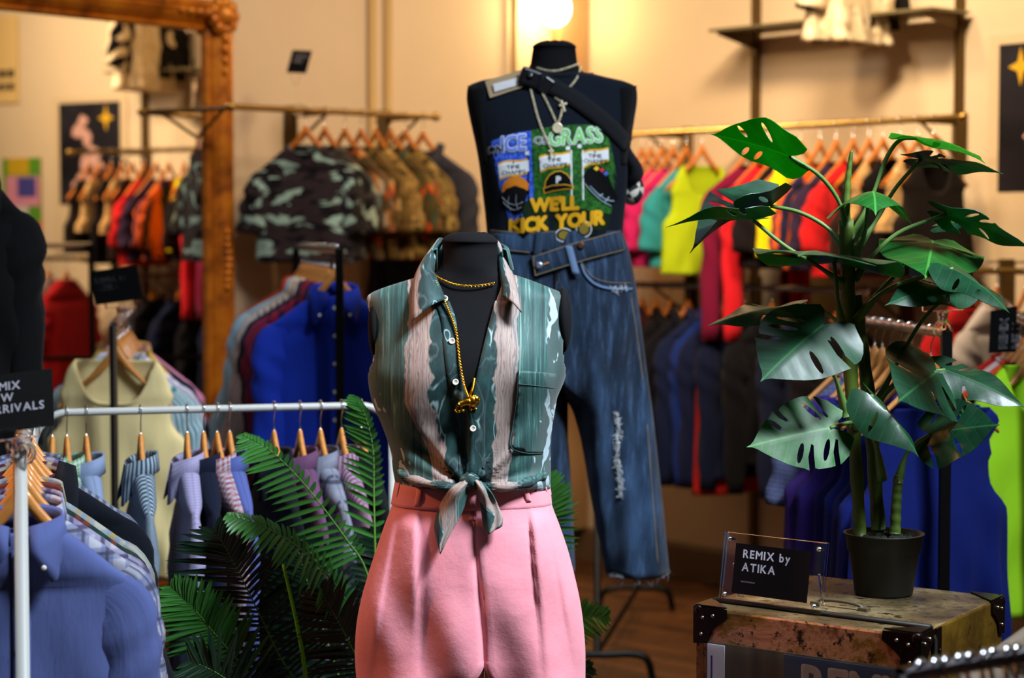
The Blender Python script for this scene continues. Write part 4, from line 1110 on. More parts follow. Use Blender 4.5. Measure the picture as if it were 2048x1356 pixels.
for (x0, y0, x1, y1) in ((840, 974, 834, 1012), (1050, 968, 1057, 1004), (1092, 958, 1098, 990), (796, 960, 789, 1000)):
    m = MB(); P2 = []
    for i in range(8):
        q = i/7; px, py = lerp(x0, x1, q), lerp(y0, y1, q); l = .005+.004*math.sin(PI*q); P2.append([T2f.on(px-5, py, l-.002), T2f.on(px-3, py, l), T2f.on(px+3, py, l), T2f.on(px+5, py, l-.002)])
    m.grid(P2); m.build('belt_loop', M_pink_c, tr, solid=.002)
m = MB(); M_seam = plain('pink_thread', '#b4606c', .8)
m.tube([T2.on(p.x, p.y, .0015) for p in spline([(947, 1010, 0), (951, 1080, 0), (960, 1160, 0), (968, 1200, 0)], 24)], .0005, 5)
m.tube([T2.on(p.x, p.y, .0015) for p in spline([(962, 1015, 0), (967, 1090, 0), (970, 1160, 0), (968, 1198, 0)], 24)], .0004, 5); m.build('fly_stitching', M_seam, tr)
# ================= far form: printed sleeveless tee and crossover jeans =================
D2 = 5.0
T3rows = [(150, 1036, 1180, 46, 52), (158, 988, 1222, 49, 56), (166, 952, 1254, 52, 60), (178, 938, 1270, 56, 66), (200, 937, 1271, 64, 72), (240, 944, 1265, 78, 80), (290, 955, 1257, 88, 84),
          (330, 962, 1254, 90, 82), (380, 968, 1251, 86, 80), (430, 974, 1245, 80, 77), (476, 978, 1242, 78, 76)]
def teefold(px, py):
    return .006*smooth(380, 460, py)*(math.sin(px*.09+py*.03)+.5*math.sin(px*.17)) + .004*smooth(250, 330, py)*math.sin((px-.6*py)*.05)
T3 = Torso(T3rows, D2, 2.35, teefold); T3b = Torso(T3rows + [(520, 968, 1256, 84, 86), (640, 950, 1272, 92, 98), (740, 952, 1272, 84, 90)], D2, 2.35)
x2c = T3.x(1108, 300)
t = thing('dress_form', 'far black dress form on a raised pole wearing the sports tee and jeans', 'mannequin', (x2c, D2*S, 0))
form_body(t, T3b, [(96, 1063, 1154, 45, 47), (112, 1060, 1156, 45, 47), (128, 1058, 1158, 46, 48), (140, 1052, 1164, 46, 48)], 81, pole_px=1126, base_r=.2)
tee = thing('printed_tee', 'black sleeveless sports tee with blue and green champions print', 'top', (x2c, D2*S, T3.z(476)))
M_tee = cloth('navy_black_jersey', ('solid', '#0c121c'))
mb = MB(); P = []; U = []
for i in range(46):
    py = 148+(476-148)*i/45; row = [T3.pt(2*PI*k/72, py, .004) for k in range(72)]; P.append(row); U.append([(p.x, p.z) for p in row])
mb.grid(P, True, U); mb.build('body', M_tee, tee, solid=.002)
M_teeside = cloth('black_jersey_side', ('solid', '#07080a'))
for sx in (-1, 1):                                       # folded-back sleeve panels along the sides
    m = MB(); P2 = []
    for i in range(16):
        py = 172+(330-172)*i/15; xe = table([(172, 938), (230, 943), (300, 957), (340, 964)], py)[0] if sx < 0 else table([(172, 1270), (230, 1266), (300, 1257), (340, 1254)], py)[0]
        wd = lerp(30, 14, i/15); fl = 1.0+.0*i
        P2.append([T3.on(xe-sx*wd, py, .0055), T3.on(xe-sx*wd*.55, py, .010), T3.on(xe-sx*wd*.2, py, .010), V((T3.x(xe+sx*1, py), D2*S-.02, T3.z(py))), V((T3.x(xe, py), D2*S+.05, T3.z(py)))])
    m.grid(P2); m.build('folded_sleeve', M_teeside, tee, solid=.004)
m = MB(); m.tube([T3.pt(2*PI*k/40, 149, .006) + V((0, 0, -.012*max(0, -math.sin(2*PI*k/40)))) for k in range(40)], .006, 6, closed=True); m.build('neckband', M_teeside, tee)
# print
def prt(nm, outline, mat, lift=.0065, step=9, label=None):
    o = patch(T3, outline, lift, step=step).build(nm, mat, tee)
    if label: o['label'] = label
    return o
def speck(name, c1, c2):
    n = NT(name); f = n.noise(n.tc('Object'), 90, 3, .7); return n.fin(n.mix(n.step(f, .4, .68), c1, c2), .8, 0, .15)
M_pblue = speck('print_blue', '#1c3aa0', '#4a72dc'); M_pgreen = speck('print_green', '#123c12', '#2c6a24')
M_ygold = plain('print_gold', '#c8941a', .8, 0, .1); M_pwhite = plain('print_white', '#c8ccd0', .8, 0, .1); M_pblack = plain('print_dark', '#06070a', .8, 0, .1); M_lgreen = plain('print_light_green', '#6fbf63', .8, 0, .1)
M_pnavy = plain('print_deep_blue', '#0f1c5a', .8, 0, .1); M_amber = plain('print_amber', '#b86a14', .7, 0, .2); M_lblue = plain('print_light_blue', '#5f80e4', .8, 0, .1)
prt('blue_print', [(982, 283), (1008, 272), (1036, 265), (1062, 261), (1064, 320), (1068, 380), (1066, 398), (1052, 402), (1056, 430), (1030, 458), (1020, 450), (1012, 420), (1000, 380), (990, 330)], M_pblue, label='blue ice field of the print')
prt('green_print', [(1062, 261), (1100, 254), (1150, 249), (1190, 250), (1214, 262), (1226, 310), (1236, 370), (1243, 410), (1236, 430), (1190, 424), (1140, 420), (1100, 400), (1068, 400), (1066, 330)], M_pgreen, label='green grass field of the print')
prt('lower_print', [(1052, 402), (1100, 400), (1190, 424), (1222, 432), (1215, 458), (1150, 470), (1060, 470), (1026, 458)], plain('print_shadow', '#10200e', .8, 0, .1), .0068)
def curve_text(nm, s, px, py, size_px, mat, slope=0.0, bold=.03, lift=.0095, sx=1.0, skewf=0.0, align='LEFT'):
    k = size_px
    return text_part(nm, s, 1.0, lambda x, y: T3.on(px+x*k*sx+skewf*y*k, py-y*k+slope*x*k*sx, lift), mat, tee, bold, align)
for nm, mat, bold, lift in (('lettering_outline', M_pwhite, .062, .0088), ('lettering', None, .012, .0100)):
    curve_text(nm, 'ON', 975, 310, 22, mat or M_pblack, -.18, .055 if mat else 0.015, lift)
    curve_text(nm, 'ICE', 1003, 304, 44, mat or M_lblue, -.12, bold, lift, .86)
    curve_text(nm, 'OR', 1068, 290, 22, mat or M_pblack, -.10, .06 if mat else 0.0, lift)
    curve_text(nm, 'GRASS', 1099, 291, 44, mat or M_lgreen, -.075, bold, lift, .82)
for (x0, y0, x1, y1, num) in ((996, 318, 1057, 356, '4'), (1078, 304, 1140, 340, '5'), (1163, 296, 1217, 332, '6')):
    s_ = -8 if num != '6' else 3
    o = [(x0, y0+8), (x0+(x1-x0)*.3, y0+2), (x0+(x1-x0)*.7, y0+2), (x1, y0-2), (x1+1, y1-10), (x0+(x1-x0)*.7, y1-4), (x0+(x1-x0)*.3, y1-2), (x0+3, y1+6)]
    prt('banner', o, M_ygold, .0076, 7); prt('banner_field', [(a, b+(4 if b < (y0+y1)/2 else -4)) for a, b in o], M_pwhite, .0084, 7)
    cx_ = (x0+x1)/2; sl = -.06 if num != '6' else .02
    curve_text('banner_lettering', num, cx_, y0+10, 9, M_pblack, sl, 0, .0094, 1, 0, 'CENTER'); curve_text('banner_lettering', 'TIME', cx_, y0+19.5, 11, M_pblack, sl, .0, .0094, 1.25, 0, 'CENTER'); curve_text('banner_lettering', 'CHAMPS', cx_+1, y0+30, 11, M_pblack, sl, .0, .0094, 1.15, 0, 'CENTER')
for (xp, ya, yb_) in ((1055, 312, 400), (1141, 300, 392), (1164, 300, 400)):
    prt('flag_pole', [(xp, ya), (xp+3, ya), (xp+4, yb_), (xp+1, yb_)], M_pwhite if xp != 1055 else M_pblack, .0082, 8)
for px, py in ((1054, 306), (1136, 296), (1159, 292)): prt('finial', [(px-4, py-3), (px+4, py-4), (px+4, py+4), (px-4, py+4)], M_pwhite, .0086)
# baseball cap with its letter
prt('cap_crown', [(1088, 378), (1090, 362), (1098, 349), (1110, 342), (1122, 341), (1134, 347), (1143, 358), (1146, 372), (1120, 372), (1100, 378)], M_ygold, .0080, 7); prt('cap_crown', [(1090, 378), (1092, 363), (1099, 351), (1111, 344), (1122, 343), (1133, 349), (1141, 359), (1144, 371), (1120, 371), (1100, 377)], M_pblack, .0088, 7)
prt('cap_peak', [(1086, 376), (1105, 370), (1130, 368), (1148, 372), (1147, 378), (1130, 379), (1105, 383), (1088, 388)], M_ygold, .0092, 7); prt('cap_peak', [(1088, 377), (1105, 371.5), (1130, 370), (1145, 373), (1144, 376.5), (1130, 377), (1105, 381), (1090, 385.5)], M_pblack, .0099, 7)
curve_text('cap_letter', 'P', 1117, 366, 19, M_pwhite, 0, .06, .0105, 1, 0, 'CENTER')
# helmets
prt('ice_helmet', [(1003, 384), (1006, 368), (1016, 357), (1032, 352), (1048, 356), (1058, 368), (1056, 381), (1040, 376), (1020, 376), (1010, 384)], M_amber, .0088, 7)
prt('ice_helmet_shade', [(1002, 392), (1012, 378), (1030, 371), (1050, 378), (1056, 384), (1052, 400), (1044, 424), (1030, 428), (1012, 416)], M_pblack, .0092, 7)
m = MB()
for pts in ([(1004, 394), (1014, 404), (1030, 410), (1046, 404)], [(1006, 404), (1016, 414), (1030, 420), (1042, 414)], [(1018, 392), (1016, 408), (1022, 422)], [(1032, 388), (1032, 406), (1036, 420)]):
    m.tube([T3.on(p.x, p.y, .0105) for p in spline([(a, b, 0) for a, b in pts], 10)], .0011, 5)
m.build('helmet_cage', plain('print_grey', '#6f757c', .6), tee)
prt('grass_helmet', [(1166, 352), (1174, 338), (1190, 331), (1206, 334), (1216, 346), (1222, 366), (1236, 396), (1226, 410), (1210, 406), (1190, 390), (1172, 372)], M_pblack, .0088, 7)
m = MB()
for pts in ([(1168, 366), (1184, 384), (1204, 402), (1222, 412)], [(1180, 372), (1196, 388), (1214, 400), (1228, 402)], [(1198, 392), (1206, 388)], [(1210, 404), (1218, 394)]):
    m.tube([T3.on(p.x, p.y, .0105) for p in spline([(a, b, 0) for a, b in pts], 10)], .0012, 5)
m.build('helmet_cage', plain('print_pale_blue', '#9db4c4', .5), tee)
for px, py, c in ((1193, 337, '#d8b020'), (1204, 340, '#b82a2a'), (1212, 347, '#3a58b0')):
    prt('helmet_emblem', [(px-6, py), (px, py-5), (px+6, py), (px, py+5)], plain('emblem'+c, c, .7), .0100, 5)
curve_text('slogan', "WE'LL", 1062, 423, 36, M_ygold, -.055, .07, .0098, .98)
curve_text('slogan', 'KICK YOUR', 1020, 466, 38, M_ygold, -.10, .07, .0098, .93)
for px, py, rx, ry in ((1128, 470, 18, 14), (1168, 458, 16, 17)):
    for rr, mt, lf_ in ((1, M_pwhite, .0092), (.87, M_pblack, .0098), (.62, plain('print_olive', '#6b5a10', .8), .0104)):
        prt('slogan_outline', [(px+math.cos(2*PI*k/18)*rx*rr, py+math.sin(2*PI*k/18)*ry*rr) for k in range(18)], mt, lf_, 8)
# cross-body bag
bag = thing('crossbody_bag', 'black webbing strap with buckle and checked pouch worn across the far form', 'bag', T3.on(1252, 330, .02))
M_web = cloth('black_webbing', ('solid', '#15161a'))
m = MB(); P2 = []
for p in spline([(1056, 152, 0), (1100, 170, 0), (1150, 198, 0), (1200, 235, 0), (1236, 268, 0), (1256, 292, 0)], 30):
    P2.append([T3.on(p.x-8, p.y+14, .012), T3.on(p.x-3, p.y+5, .0145), T3.on(p.x+3, p.y-5, .0145), T3.on(p.x+8, p.y-14, .012)])
m.grid(P2); m.build('strap', M_web, bag, solid=.003)
m = MB(); c = T3.on(1060, 156, .022); m.box(c, (.058, .018, .05), Matrix.Rotation(.35, 3, 'Y')); bk_ = m.build('buckle', plain('black_plastic', '#0c0d12', .3), bag, bevel=.008)
m = MB(); m.lathe([(.009, 0), (.009, .004), (.006, .006), (0, .006)], 16, c+V((.0, -.009, .006)), V((0, -1, .1))); m.build('buckle_button', plain('black_plastic', '#0c0d12', .3), bk_)
m = MB(); m.box(T3.on(1092, 172, .018), (.03, .008, .045), Matrix.Rotation(.6, 3, 'Y')); m.build('slider', plain('black_plastic', '#0c0d12', .3), bag, bevel=.003)
pc = V((T3.x(1262, 335), D2*S-.01, T3.z(335)))
m = MB(); P2 = []
for i in range(12):
    q = i/11; cx_ = lerp(1252, 1272, smooth(0, .7, q)) - 14*smooth(.6, 1, q); py = lerp(286, 382, q); hw_ = lerp(6, 16, smooth(0, .5, q))*(1-.75*smooth(.7, 1, q))
    P2.append([V((T3.x(cx_+hw_*math.cos(2*PI*k/14), py), D2*S-.015+hw_*1.9*T3.k*math.sin(2*PI*k/14), T3.z(py))) for k in range(14)])
m.grid(P2, True, None, 0, True); m.build('pouch', M_web, bag)
n = NT('checked_lining'); ck = n.node('ShaderNodeTexChecker'); n.link(n.mapping(n.tc('Object'), rot=(.3, .5, .2)), ck.inputs[0]); ck.inputs['Scale'].default_value = 34; ck.inputs['Color1'].default_value = rgb('#c9c4b8'); ck.inputs['Color2'].default_value = rgb('#16181c')
M_check = n.fin(ck.outputs[0], .8)
m = MB(); m.ball(V((T3.x(1264, 378), D2*S+.01, T3.z(378))), (.034, .04, .045), 16, 10); m.build('checked_pocket', M_check, bag)
# kraft tag
tg = thing('kraft_tag', 'brown kraft swing tag with white price sticker at far form shoulder', 'tag', T3.on(1008, 172, .015))
def quad_on(T, cs, l0, l1):
    m = MB(); m.hexa([T.on(*c_, l0) for c_ in cs] + [T.on(*c_, l1) for c_ in cs]); return m
quad_on(T3, [(970, 162), (1047, 138), (1052, 172), (980, 196)], .0125, .0145).build('card', plain('kraft', '#8f7a5c', .8), tg)
quad_on(T3, [(986, 168), (1035, 155), (1038, 170), (989, 184)], .0145, .0155).build('sticker', plain('label_white', '#b9b7ba', .6), tg)
# necklaces
def beads(path, step_, r, mb):
    pth = spline(path, 80); acc = 0
    for a, b in zip(pth, pth[1:]):
        acc += (b-a).length
        if acc > step_: mb.ball(a, r, 7, 5); acc = 0
neckf = Torso([(96, 1063, 1154, 45, 47), (128, 1058, 1158, 46, 48), (140, 1052, 1164, 46, 48)]+T3rows, D2, 2.1)
def nk(name, label, polylines, extra):
    o0 = T3.on(*polylines[0][len(polylines[0])//2], .02); th = thing(name, label, 'necklace', o0)
    m = MB()
    for pl in polylines:
        pth = spline([T3.on(a, b, .012) if b > 150 else neckf.on(a, b, .006) for a, b in pl], 30); chain(pth, .0046, .0006, m); beads(pth, .022, .0027, m)
    m.build('beaded_chain', M_pale_gold, th); extra(th)
nk('bead_choker', 'thin pale gold chain around the far form neck', [[(1076, 136), (1095, 141), (1115, 141), (1140, 134), (1158, 127)]], lambda th: None)
def medal(th):
    m = MB(); c = T3.on(1115, 256, .016); m.lathe([(0, 0), (.0135, 0), (.0140, .0012), (.0135, .0024), (.0115, .0018), (0, .0030)], 24, c, V((0, -1, 0)), caps=False); m.build('medallion', M_pale_gold, th)
nk('medallion_necklace', 'pale gold beaded necklace with round medallion on the far form', [[(1080, 178), (1092, 200), (1104, 225), (1113, 245)], [(1117, 245), (1122, 230), (1126, 212)]], medal)
def cross(th):
    m = MB(); c = T3.on(1126, 212, .017)
    R = Matrix.Rotation(-.3, 3, 'Y'); m.box(c, (.0065, .004, .032), R); m.box(c+V((0, 0, .004)), (.022, .004, .0065), R); m.build('cross_pendant', M_pale_gold, th, bevel=.0015)
nk('cross_necklace', 'pale gold chain with small cross hanging under the strap', [[(1112, 196), (1120, 202), (1125, 206)], [(1138, 176), (1150, 162), (1158, 148), (1162, 132)]], cross)
def rosary(th):
    m = MB(); c = T3.on(1102, 305, .015); m.box(c, (.005, .004, .024)); m.box(c+V((0, 0, .004)), (.014, .004, .005)); m.build('pendant', M_pale_gold, th, bevel=.001)
nk('rosary_necklace', 'long pale gold bead strand reaching the printed lettering', [[(1062, 180), (1068, 205), (1076, 235), (1086, 262), (1096, 285), (1102, 298)]], rosary)

# --- crossover jeans
def jf(px, py):
    f = .011*smooth(600, 760, py)*(math.sin(px*.05+py*.006)+.6*math.sin(px*.11-py*.004)) + .005*math.exp(-((px-1190-(py-700)*.06)/16)**2)*smooth(580, 700, py)
    return f + .004*smooth(520, 640, py)*math.sin((px+py)*.06)
T4rows = [(462, 975, 1243, 81, 79), (500, 969, 1256, 86, 88), (570, 955, 1270, 94, 102), (650, 942, 1281, 98, 106), (740, 934, 1292, 98, 104), (820, 924, 1303, 94, 98), (900, 914, 1312, 90, 92), (1000, 905, 1323, 86, 88), (1142, 893, 1337, 84, 84)]
T4 = Torso(T4rows, D2, 2.3, jf)
n = NT('washed_denim'); uv = n.tc('UV'); o_ = n.tc('Object'); big = n.noise(n.mapping(o_, (5, 5, 1.6)), 1.3, 4, .6); slub = n.noise(n.mapping(uv, (260, 26, 1)), 1, 2); tw = n.noise(n.mapping(uv, (700, 700, 1)), 1, 1)
c = n.ramp(big, [(.32, '#0a1320'), (.5, '#142538'), (.68, '#2c4462')]); c = n.mix(n.math('MULTIPLY', slub, .35), c, '#0e1828'); c = n.mix(n.math('MULTIPLY', n.step(n.noise(n.mapping(uv, (55, 7, 1)), 1, 4, .7), .46, .72), .42), c, '#4a668c'); c = n.mix(n.math('MULTIPLY', n.step(tw, .55, .8), .25), c, '#6080a8')
n.bump(n.math('ADD', n.math('MULTIPLY', tw, .3), big), .3, .004); M_denim = n.fin(c, .85, 0, .15, sheen=.1)
M_denim_lt = plain('worn_denim_edge', '#5d7494', .9, 0, .1, var=.4); M_thread = plain('tan_thread', '#7b6a50', .8); M_fray = plain('white_fray', '#b9bcc0', .95, 0, .1)
je = thing('crossover_jeans', 'washed blue crossover waist jeans with frayed hems on the far form', 'jeans', (x2c, D2*S, T4.z(1142)))
def xc4(py): return table([(460, 1108), (740, 1115), (1142, 1150)], py)[0]
def inner4(side, py):
    return table([(735, 1115), (820, 1146), (880, 1163), (1000, 1184), (1142, 1211)], py)[0] if side > 0 else table([(735, 1115), (820, 1128), (900, 1138), (1000, 1144), (1142, 1150)], py)[0]
pants(T4, 738, inner4, 1142, 64, jf, M_denim, 'legs', je, xcf=xc4, uvk=1.0)
def strip(T, pts, hw_, lift, n=30, edge=None):
    """band along a pixel path; hw_ = half height in pixels"""
    m = MB(); P2 = []
    pp = spline([(a, b, 0) for a, b in pts], n)
    for i, p in enumerate(pp):
        d = pp[min(i+1, n-1)]-pp[max(i-1, 0)]; d.normalize(); nx, ny = -d.y, d.x
        P2.append([T.on(p.x+nx*hw_*q, p.y+ny*hw_*q, lift*(1 if abs(q) < 1 else .75)) for q in (-1, -.9, 0, .9, 1)])
    m.grid(P2, False, [[(i*.02, j*.02) for j in range(5)] for i in range(n)]); return m
strip(T4, [(977, 478), (1010, 484), (1050, 486), (1085, 483), (1120, 482)], 19, .006).build('waistband', M_denim, je, solid=.002)
strip(T4, [(1068, 532), (1100, 522), (1150, 506), (1200, 492), (1246, 480)], 19, .014).build('overlap_waistband', M_denim, je, solid=.003)
m = MB()
for pts, lf_ in (([(1070, 551), (1150, 526), (1200, 512), (1248, 500)], .0165), ([(1066, 514), (1100, 503), (1150, 487), (1240, 462)], .0165), ([(1066, 514), (1068, 532), (1071, 551)], .0165), ([(977, 460), (1050, 467), (1110, 463)], .008), ([(978, 497), (1060, 505)], .008)):
    m.tube([T4.on(p.x, p.y, lf_) for p in spline([(a, b, 0) for a, b in pts], 24)], .0011, 5)
m.build('waist_stitching', M_thread, je)
for (x0, y0, x1, y1, l) in ((1079, 463, 1074, 512, .011), (1137, 492, 1152, 548, .018), (1000, 468, 997, 505, .011)):
    m = MB(); P2 = []
    for i in range(10):
        q = i/9; px, py = lerp(x0, x1, q), lerp(y0, y1, q); P2.append([T4.on(px-7, py, l), T4.on(px-5, py, l+.003), T4.on(px+5, py, l+.003), T4.on(px+7, py, l)])
    m.grid(P2); m.build('belt_loop', M_denim_lt if x0 == 1137 else M_denim, je, solid=.002)
for px, py, mt in ((1078, 531, plain('steel_button', '#9aa4b4', .3, .9)), (1162, 491, plain('copper_button', '#4d3222', .4, .6))):
    m = MB(); m.lathe([(0, .004), (.006, .005), (.0098, .004), (.0105, 0), (0, 0)], 20, T4.on(px, py, .018), V((0, -1, .1)), caps=False); m.build('button', mt, je)
m = MB(); m.tube([T4.on(p.x, p.y, .0185) for p in spline([(1087, 529, 0), (1098, 525, 0)], 5)], .0018, 5); m.build('buttonhole', plain('orange_thread', '#b87428', .8), je)
m = MB(); pp = spline([(1160, 520, 0), (1170, 548, 0), (1190, 568, 0), (1220, 577, 0), (1262, 578, 0)], 40)
for i, p in enumerate(pp):
    pass
m.tube([T4.on(p.x, p.y, .004) for p in pp], .0055, 7, flat=.6); m.build('pocket_edge', M_denim_lt, je)
m = MB(); m.tube([T4.on(p.x, p.y-12, .006) for p in pp], .001, 5); m.build('pocket_stitching', M_thread, je)
def fray(name, spots, n, L, seed, spread=5, T=None):
    T = T or T4
    rnd = random.Random(seed); m = MB()
    for _ in range(n):
        i = rnd.randrange(len(spots)-1); q = rnd.random(); a, b = spots[i], spots[i+1]; px = lerp(a[0], b[0], q)+rnd.gauss(0, spread); py = lerp(a[1], b[1], q)+rnd.gauss(0, 2)
        p = T.on(px, py, .0035); d = V((rnd.gauss(0, .5), -.3, rnd.gauss(0, .6))).normalized()*L*rnd.uniform(.4, 1.2)
        m.tube([p, p+d*.5+V((0, -.002, 0)), p+d], .0007, 4)
    return m.build(name, M_fray, je)
T4R = Torso([(py_, inner4(1, py_)) + (table(T4rows, py_)[1], table(T4rows, py_)[2]*.93, table(T4rows, py_)[3]*.93) for py_ in range(830, 1141, 31)], D2, 2.2, jf)
mb = MB()
for pts in ([(1233, 826), (1237, 846), (1234, 870), (1237, 892), (1233, 908)], [(1234, 914), (1239, 930), (1236, 948), (1240, 962)], [(1240, 968), (1238, 980), (1242, 994)]):
    pp = spline([(x, y, 0) for x, y in pts], 22); P2 = []
    for i, p in enumerate(pp):
        hw_ = (3.6+1.8*math.sin(i*1.9)+1.2*math.sin(i*3.3))*math.sin(PI*min(.97, (i+.6)/22))**.5
        P2.append([T4R.on(p.x-hw_, p.y, .0016), T4R.on(p.x-hw_*.5, p.y, .0034), T4R.on(p.x+hw_*.5, p.y, .0034), T4R.on(p.x+hw_, p.y, .0016)])
    mb.grid(P2)
mb.build('worn_rip', M_fray, je)
fray('ripped_slash', [(1233, 828), (1237, 870), (1232, 920), (1241, 960), (1240, 994)], 300, .009, 3, 3.0, T4R)
fray('pocket_fray', [(1224, 578), (1258, 578)], 60, .012, 5, 2)
rnd = random.Random(8); m = MB()
for k in range(300):
    u_ = rnd.uniform(-.99, .99); px = 1274+62*u_; c0 = T4.on(1274, 1140, 0); c0.x = T4.x(px, 1140); c0.z = T4.z(1140)
    c0.y = D2*S - 84*.93*T4.k*math.sqrt(1-u_*u_)*(1 if rnd.random() < .8 else -1)
    L = rnd.uniform(.003, .012) if rnd.random() < .96 else .03
    m.tube([c0+V((0, 0, .005)), c0+V((rnd.gauss(0, .003), -.002, -L*.5)), c0+V((rnd.gauss(0, .005), -.002, -L))], .0006, 4)
m.build('frayed_hem', plain('grey_fray', '#8a9098', .95, 0, .1), je)
m = MB(); m.tube([(T4 if p.y < 840 else T4R).on(p.x, p.y, .003) for p in spline([(1262, 590, 0), (1278, 700, 0), (1292, 820, 0), (1302, 950, 0), (1316, 1130, 0)], 40)], .0013, 5); m.build('side_seam', M_thread, je)
# ================= trunk =================
K0 = at(1838, 1271, 3.5); ZT = K0.z
Lc = at_z(1391, 1213, ZT); Rc = at_z(2006, 1195, ZT)
eL = V((Lc.x-K0.x, Lc.y-K0.y, 0)); wL_ = eL.length; eL.normalize()
eR = V((Rc.x-K0.x, Rc.y-K0.y, 0)); wR_ = eR.length; eR.normalize()
tk = thing('brass_trunk', 'battered brass covered trunk under the monstera and the small sign', 'trunk', V(((Lc.x+Rc.x)/2, (Lc.y+Rc.y)/2, 0)))
def tp(a, b, z, out=0.0):
    """point on the trunk: a along the front face from the near corner, b back along the side"""
    q = K0 + eL*a + eR*b; return V((q.x, q.y, z))
n = NT('battered_brass'); o_ = n.tc('Object'); f = n.noise(o_, 5, 6, .7, .6); g = n.noise(o_, 26, 5, .7); vv = n.vor(n.mapping(o_, (9, 9, 16)), 2.2)
c = n.ramp(f, [(.34, '#2a1a0c'), (.44, '#6a4526'), (.52, '#a87a5c'), (.58, '#7a5a20'), (.66, '#4a3510')]); c = n.mix(n.step(g, .53, .62), c, '#160c05'); c = n.mix(n.math('MULTIPLY', n.step(vv, .10, .02), .6), c, '#c08860')
n.bump(n.math('ADD', f, n.math('MULTIPLY', g, .5)), .35, .006); M_trunk = n.fin(c, n.math('ADD', n.math('MULTIPLY', g, .4), .28), .55, .5)
n = NT('ochre_trunk_side'); o_ = n.tc('Object'); f = n.noise(o_, 4, 6, .7); g = n.noise(o_, 20, 5, .7)
c = n.ramp(f, [(.34, '#33230a'), (.5, '#5e4310'), (.66, '#86651c')]); c = n.mix(n.step(g, .55, .68), c, '#1c1406'); n.bump(f, .4, .006); M_tside = n.fin(c, .45, .4, .5)
n = NT('worn_trunk_top'); o_ = n.tc('Object'); f = n.noise(o_, 6, 6, .7); g = n.noise(o_, 24, 5, .7)
c = n.ramp(f, [(.34, '#2e271c'), (.5, '#645438'), (.64, '#a08c66')]); c = n.mix(n.step(g, .53, .66), c, '#241c10'); n.bump(f, .35, .005); M_ttop = n.fin(c, n.math('ADD', n.math('MULTIPLY', g, .4), .12), .35, .5)
def slab(a0, a1, b0, b1, z0, z1, mats, name, bevel=.006):
    m = MB(); b = len(m.v)
    for z in (z0, z1):
        for (a, c_) in ((a0, b0), (a1, b0), (a1, b1), (a0, b1)): m.vert(tp(a, c_, z))
    for k, f in enumerate(((3, 2, 1, 0), (4, 5, 6, 7), (0, 1, 5, 4), (1, 2, 6, 5), (2, 3, 7, 6), (3, 0, 4, 7))): m.face(f, (2, 2, 0, 1, 1, 1)[k], True)
    return m.build(name, mats, tk, bevel=bevel)
SE = 0.075      # depth of the front half
slab(0, wL_, 0, SE-.006, .03, ZT, [M_trunk, M_tside, M_ttop], 'lid'); slab(0, wL_, SE+.006, wR_, .03, ZT+.002, [M_trunk, M_tside, M_ttop], 'body')
slab(.004, wL_-.004, SE-.012, SE+.012, .03, ZT-.003, [M_black]*3, 'gasket', .002)
m = MB()
for b in (SE,):
    m.tube([tp(-.004, b, .03), tp(-.004, b, ZT-.02), tp(.006, b, ZT+.004), tp(wL_-.006, b, ZT+.004), tp(wL_+.004, b, ZT-.02), tp(wL_+.004, b, .03)], .0075, 8, flat=.7)
m.build('seam_strip', plain('black_leather', '#15110d', .55), tk)
M_corner = plain('dark_iron', '#1c1210', .3, .7); M_rivet = plain('steel_rivet', '#9a8d78', .3, 1.0)
fn_ = eR*-1; sn_ = eL*-1            # outward normals of front and side faces
def bracket(a, b, sa, sb, z):
    """three-armed iron corner cap: sa,sb = which way the faces run"""
    m = MB(); L = .075
    o = tp(a, b, z); up = V((0, 0, 1))
    shp = [(0, 0), (L, 0), (L*1.02, -L*.22), (L*.72, -L*.42), (L*.50, -L*.62), (L*.42, -L*.95), (0, -L)]
    m.prism(shp, o+fn_*.0005 if sb > 0 else o-fn_*.0005, eL*sa, up, (fn_ if sb > 0 else -fn_)*.004)
    m.prism(shp, o+(sn_ if sa > 0 else -sn_)*.0005, eR*sb, up, (sn_ if sa > 0 else -sn_)*.004)
    m.prism([(0, 0), (L, 0), (L*.5, L*.5), (0, L)], o+V((0, 0, .003)), eL*sa, eR*sb, V((0, 0, .003)))
    m.ball(o+(fn_ if sb > 0 else -fn_)*-.006+(sn_ if sa > 0 else -sn_)*-.006+V((0, 0, -.006)), .013, 12, 8)
    cb = m.build('corner_bracket', M_corner, tk, bevel=.0012)
    for (x, y) in ((.045, -.014), (.017, -.055), (.02, -.02)):
        for q in (o+eL*sa*x+up*y+(fn_ if sb > 0 else -fn_)*.005, o+eR*sb*x+up*y+(sn_ if sa > 0 else -sn_)*.005):
            m = MB(); m.ball(q, .0042, 8, 6); m.build('rivet', M_rivet, cb)
bracket(0, 0, 1, 1, ZT); bracket(wL_, 0, -1, 1, ZT); bracket(0, wR_, 1, -1, ZT)
m = MB(); m.box(tp(-.003, SE+.02, ZT-.03), (.03, .004, .06), Matrix(((eR.x, eL.x, 0), (eR.y, eL.y, 0), (0, 0, 1)))); m.ball(tp(-.007, SE+.02, ZT-.045), .004, 8, 6); m.build('strap_plate', M_corner, tk)
